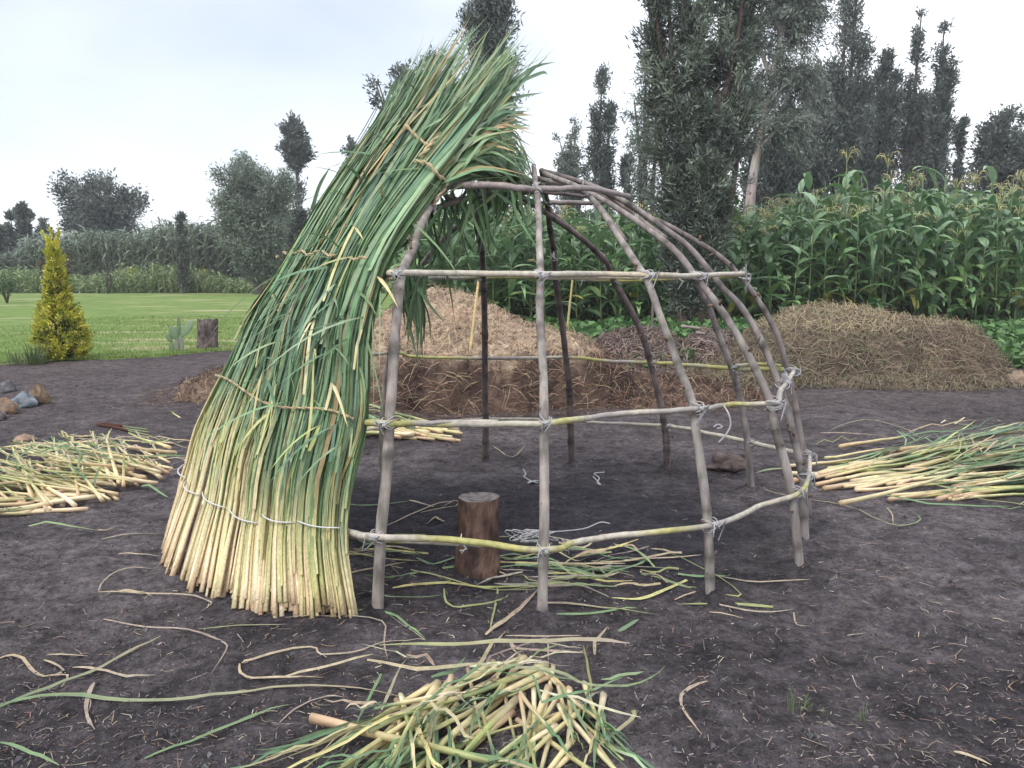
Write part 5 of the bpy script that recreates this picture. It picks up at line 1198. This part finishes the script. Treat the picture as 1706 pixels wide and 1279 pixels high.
def crumbs():
    n = 16000; mb = MB(); T = [(1, 0, -.4), (-.5, .87, -.4), (-.5, -.87, -.4), (0, 0, .9), (.4, .5, .5)]; Fc = [(0, 1, 4), (1, 3, 4), (0, 4, 3), (1, 2, 3), (2, 0, 3)]
    vs = []; fs = []; cs = []
    for _ in range(n):
        px = random.uniform(-40, 1746); py = 640 + 650 * random.random() ** .9; p = G(px, py)
        if mnoise.noise((p.x * 1.1, p.y * 1.1, 9)) < random.uniform(-.35, .3): continue
        r_ = random.uniform(.002, .007) * (1 + (random.random() < .05) * 1.6) * (1 + p.y * .05); z = gz(p.x, p.y) + .019 * fbm(p.x * 7, p.y * 7, 1.0, 5); a = random.uniform(0, 6.28); ca, sa = math.cos(a), math.sin(a); o = len(vs)
        c = jit(random.choice([(.05, .045, .052), (.075, .067, .074), (.035, .031, .037), (.11, .10, .105)]), .3)
        for t in T:
            k = r_ * random.uniform(.7, 1.3); vs.append((p.x + k * (t[0] * ca - t[1] * sa), p.y + k * (t[0] * sa + t[1] * ca), z + k * t[2] * .8)); cs.append(c)
        fs += [tuple(i + o for i in f) for f in Fc]
    mb.add(vs, fs, cs); tag(mb.build('soil_crumbs', M_STONE, None, False), 'crumbs of dark volcanic soil on the ground', 'soil crumbs', kind='stuff')
crumbs()

# ------------------------------------------------------------------ sky, sun, camera
w = bpy.data.worlds.new('World'); SC.world = w; w.use_nodes = True; nt = w.node_tree; N = nt.nodes.new; L = nt.links.new
bg = nt.nodes['Background']; bg.inputs['Strength'].default_value = .1
SUN_EL, SUN_AZ = R(52), R(215)                                      # azimuth clockwise from +Y
sky = N('ShaderNodeTexSky'); sky.sky_type = 'NISHITA'; sky.sun_disc = False; sky.sun_elevation = SUN_EL; sky.sun_rotation = SUN_AZ
tc = N('ShaderNodeTexCoord'); mp = N('ShaderNodeMapping'); mp.inputs['Scale'].default_value = (1, 1, 2.2); L(tc.outputs['Generated'], mp.inputs['Vector'])
nz = N('ShaderNodeTexNoise'); nz.inputs['Scale'].default_value = 1.6; nz.inputs['Detail'].default_value = 5; nz.inputs['Roughness'].default_value = .45; L(mp.outputs['Vector'], nz.inputs['Vector'])
dt = N('ShaderNodeVectorMath'); dt.operation = 'DOT_PRODUCT'; L(tc.outputs['Generated'], dt.inputs[0]); dt.inputs[1].default_value = Vector((-.62, .70, .36)).normalized()
ad = N('ShaderNodeMath'); ad.operation = 'MULTIPLY_ADD'; ad.inputs[1].default_value = .9; L(nz.outputs['Fac'], ad.inputs[0]); L(dt.outputs['Value'], ad.inputs[2])
rp = N('ShaderNodeValToRGB'); e = rp.color_ramp.elements; e[0].position = .98; e[0].color = (1, 1, 1, 1); e[1].position = 1.0; e[1].color = (.5, .5, .5, 1)
mr = N('ShaderNodeMapRange'); mr.inputs[1].default_value = 1.08; mr.inputs[2].default_value = 1.52; mr.inputs[3].default_value = 1; mr.inputs[4].default_value = .38; L(ad.outputs[0], mr.inputs[0])
mx = N('ShaderNodeMixRGB'); mx.inputs[2].default_value = (10.9, 11.2, 12.0, 1); L(mr.outputs[0], mx.inputs[0]); L(sky.outputs[0], mx.inputs[1]); L(mx.outputs[0], bg.inputs['Color'])
sl = bpy.data.lights.new('sun', 'SUN'); sl.energy = 1.6; sl.angle = R(18); sl.color = (1, .97, .92); so = bpy.data.objects.new('sun', sl); COL.objects.link(so)
dirv = Vector((math.sin(SUN_AZ) * math.cos(SUN_EL), math.cos(SUN_AZ) * math.cos(SUN_EL), math.sin(SUN_EL)))
so.rotation_euler = dirv.to_track_quat('Z', 'Y').to_euler(); so.location = dirv * 50
def haze():
    mb = MB(); x0, x1, y0, y1, z0, z1 = -430, 430, -12, 425, -1.2, 22
    mb.add([(x0, y0, z0), (x1, y0, z0), (x1, y1, z0), (x0, y1, z0), (x0, y0, z1), (x1, y0, z1), (x1, y1, z1), (x0, y1, z1)], [(0, 3, 2, 1), (4, 5, 6, 7), (0, 1, 5, 4), (1, 2, 6, 5), (2, 3, 7, 6), (3, 0, 4, 7)], (1, 1, 1))
    m = bpy.data.materials.new('air'); m.use_nodes = True; t = m.node_tree; t.nodes.remove(t.nodes['Principled BSDF'])
    v = t.nodes.new('ShaderNodeVolumePrincipled'); v.inputs['Color'].default_value = (.93, .95, 1, 1); v.inputs['Density'].default_value = .0009; v.inputs['Anisotropy'].default_value = .2
    t.links.new(v.outputs[0], t.nodes['Material Output'].inputs['Volume'])
    tag(mb.build('haze', m, None, False), kind='stuff')
haze()
cam = bpy.data.cameras.new('camera'); cam.sensor_width = 36; cam.lens = F / 1706 * 36; cam.clip_start = .05; cam.clip_end = 2000
co = bpy.data.objects.new('camera', cam); COL.objects.link(co); co.location = (0, 0, H); co.rotation_euler = (math.pi / 2 - PIT, 0, 0); SC.camera = co
SC.view_settings.view_transform = 'Standard'; SC.view_settings.look = 'None'; SC.view_settings.exposure = .45; SC.view_settings.gamma = 1
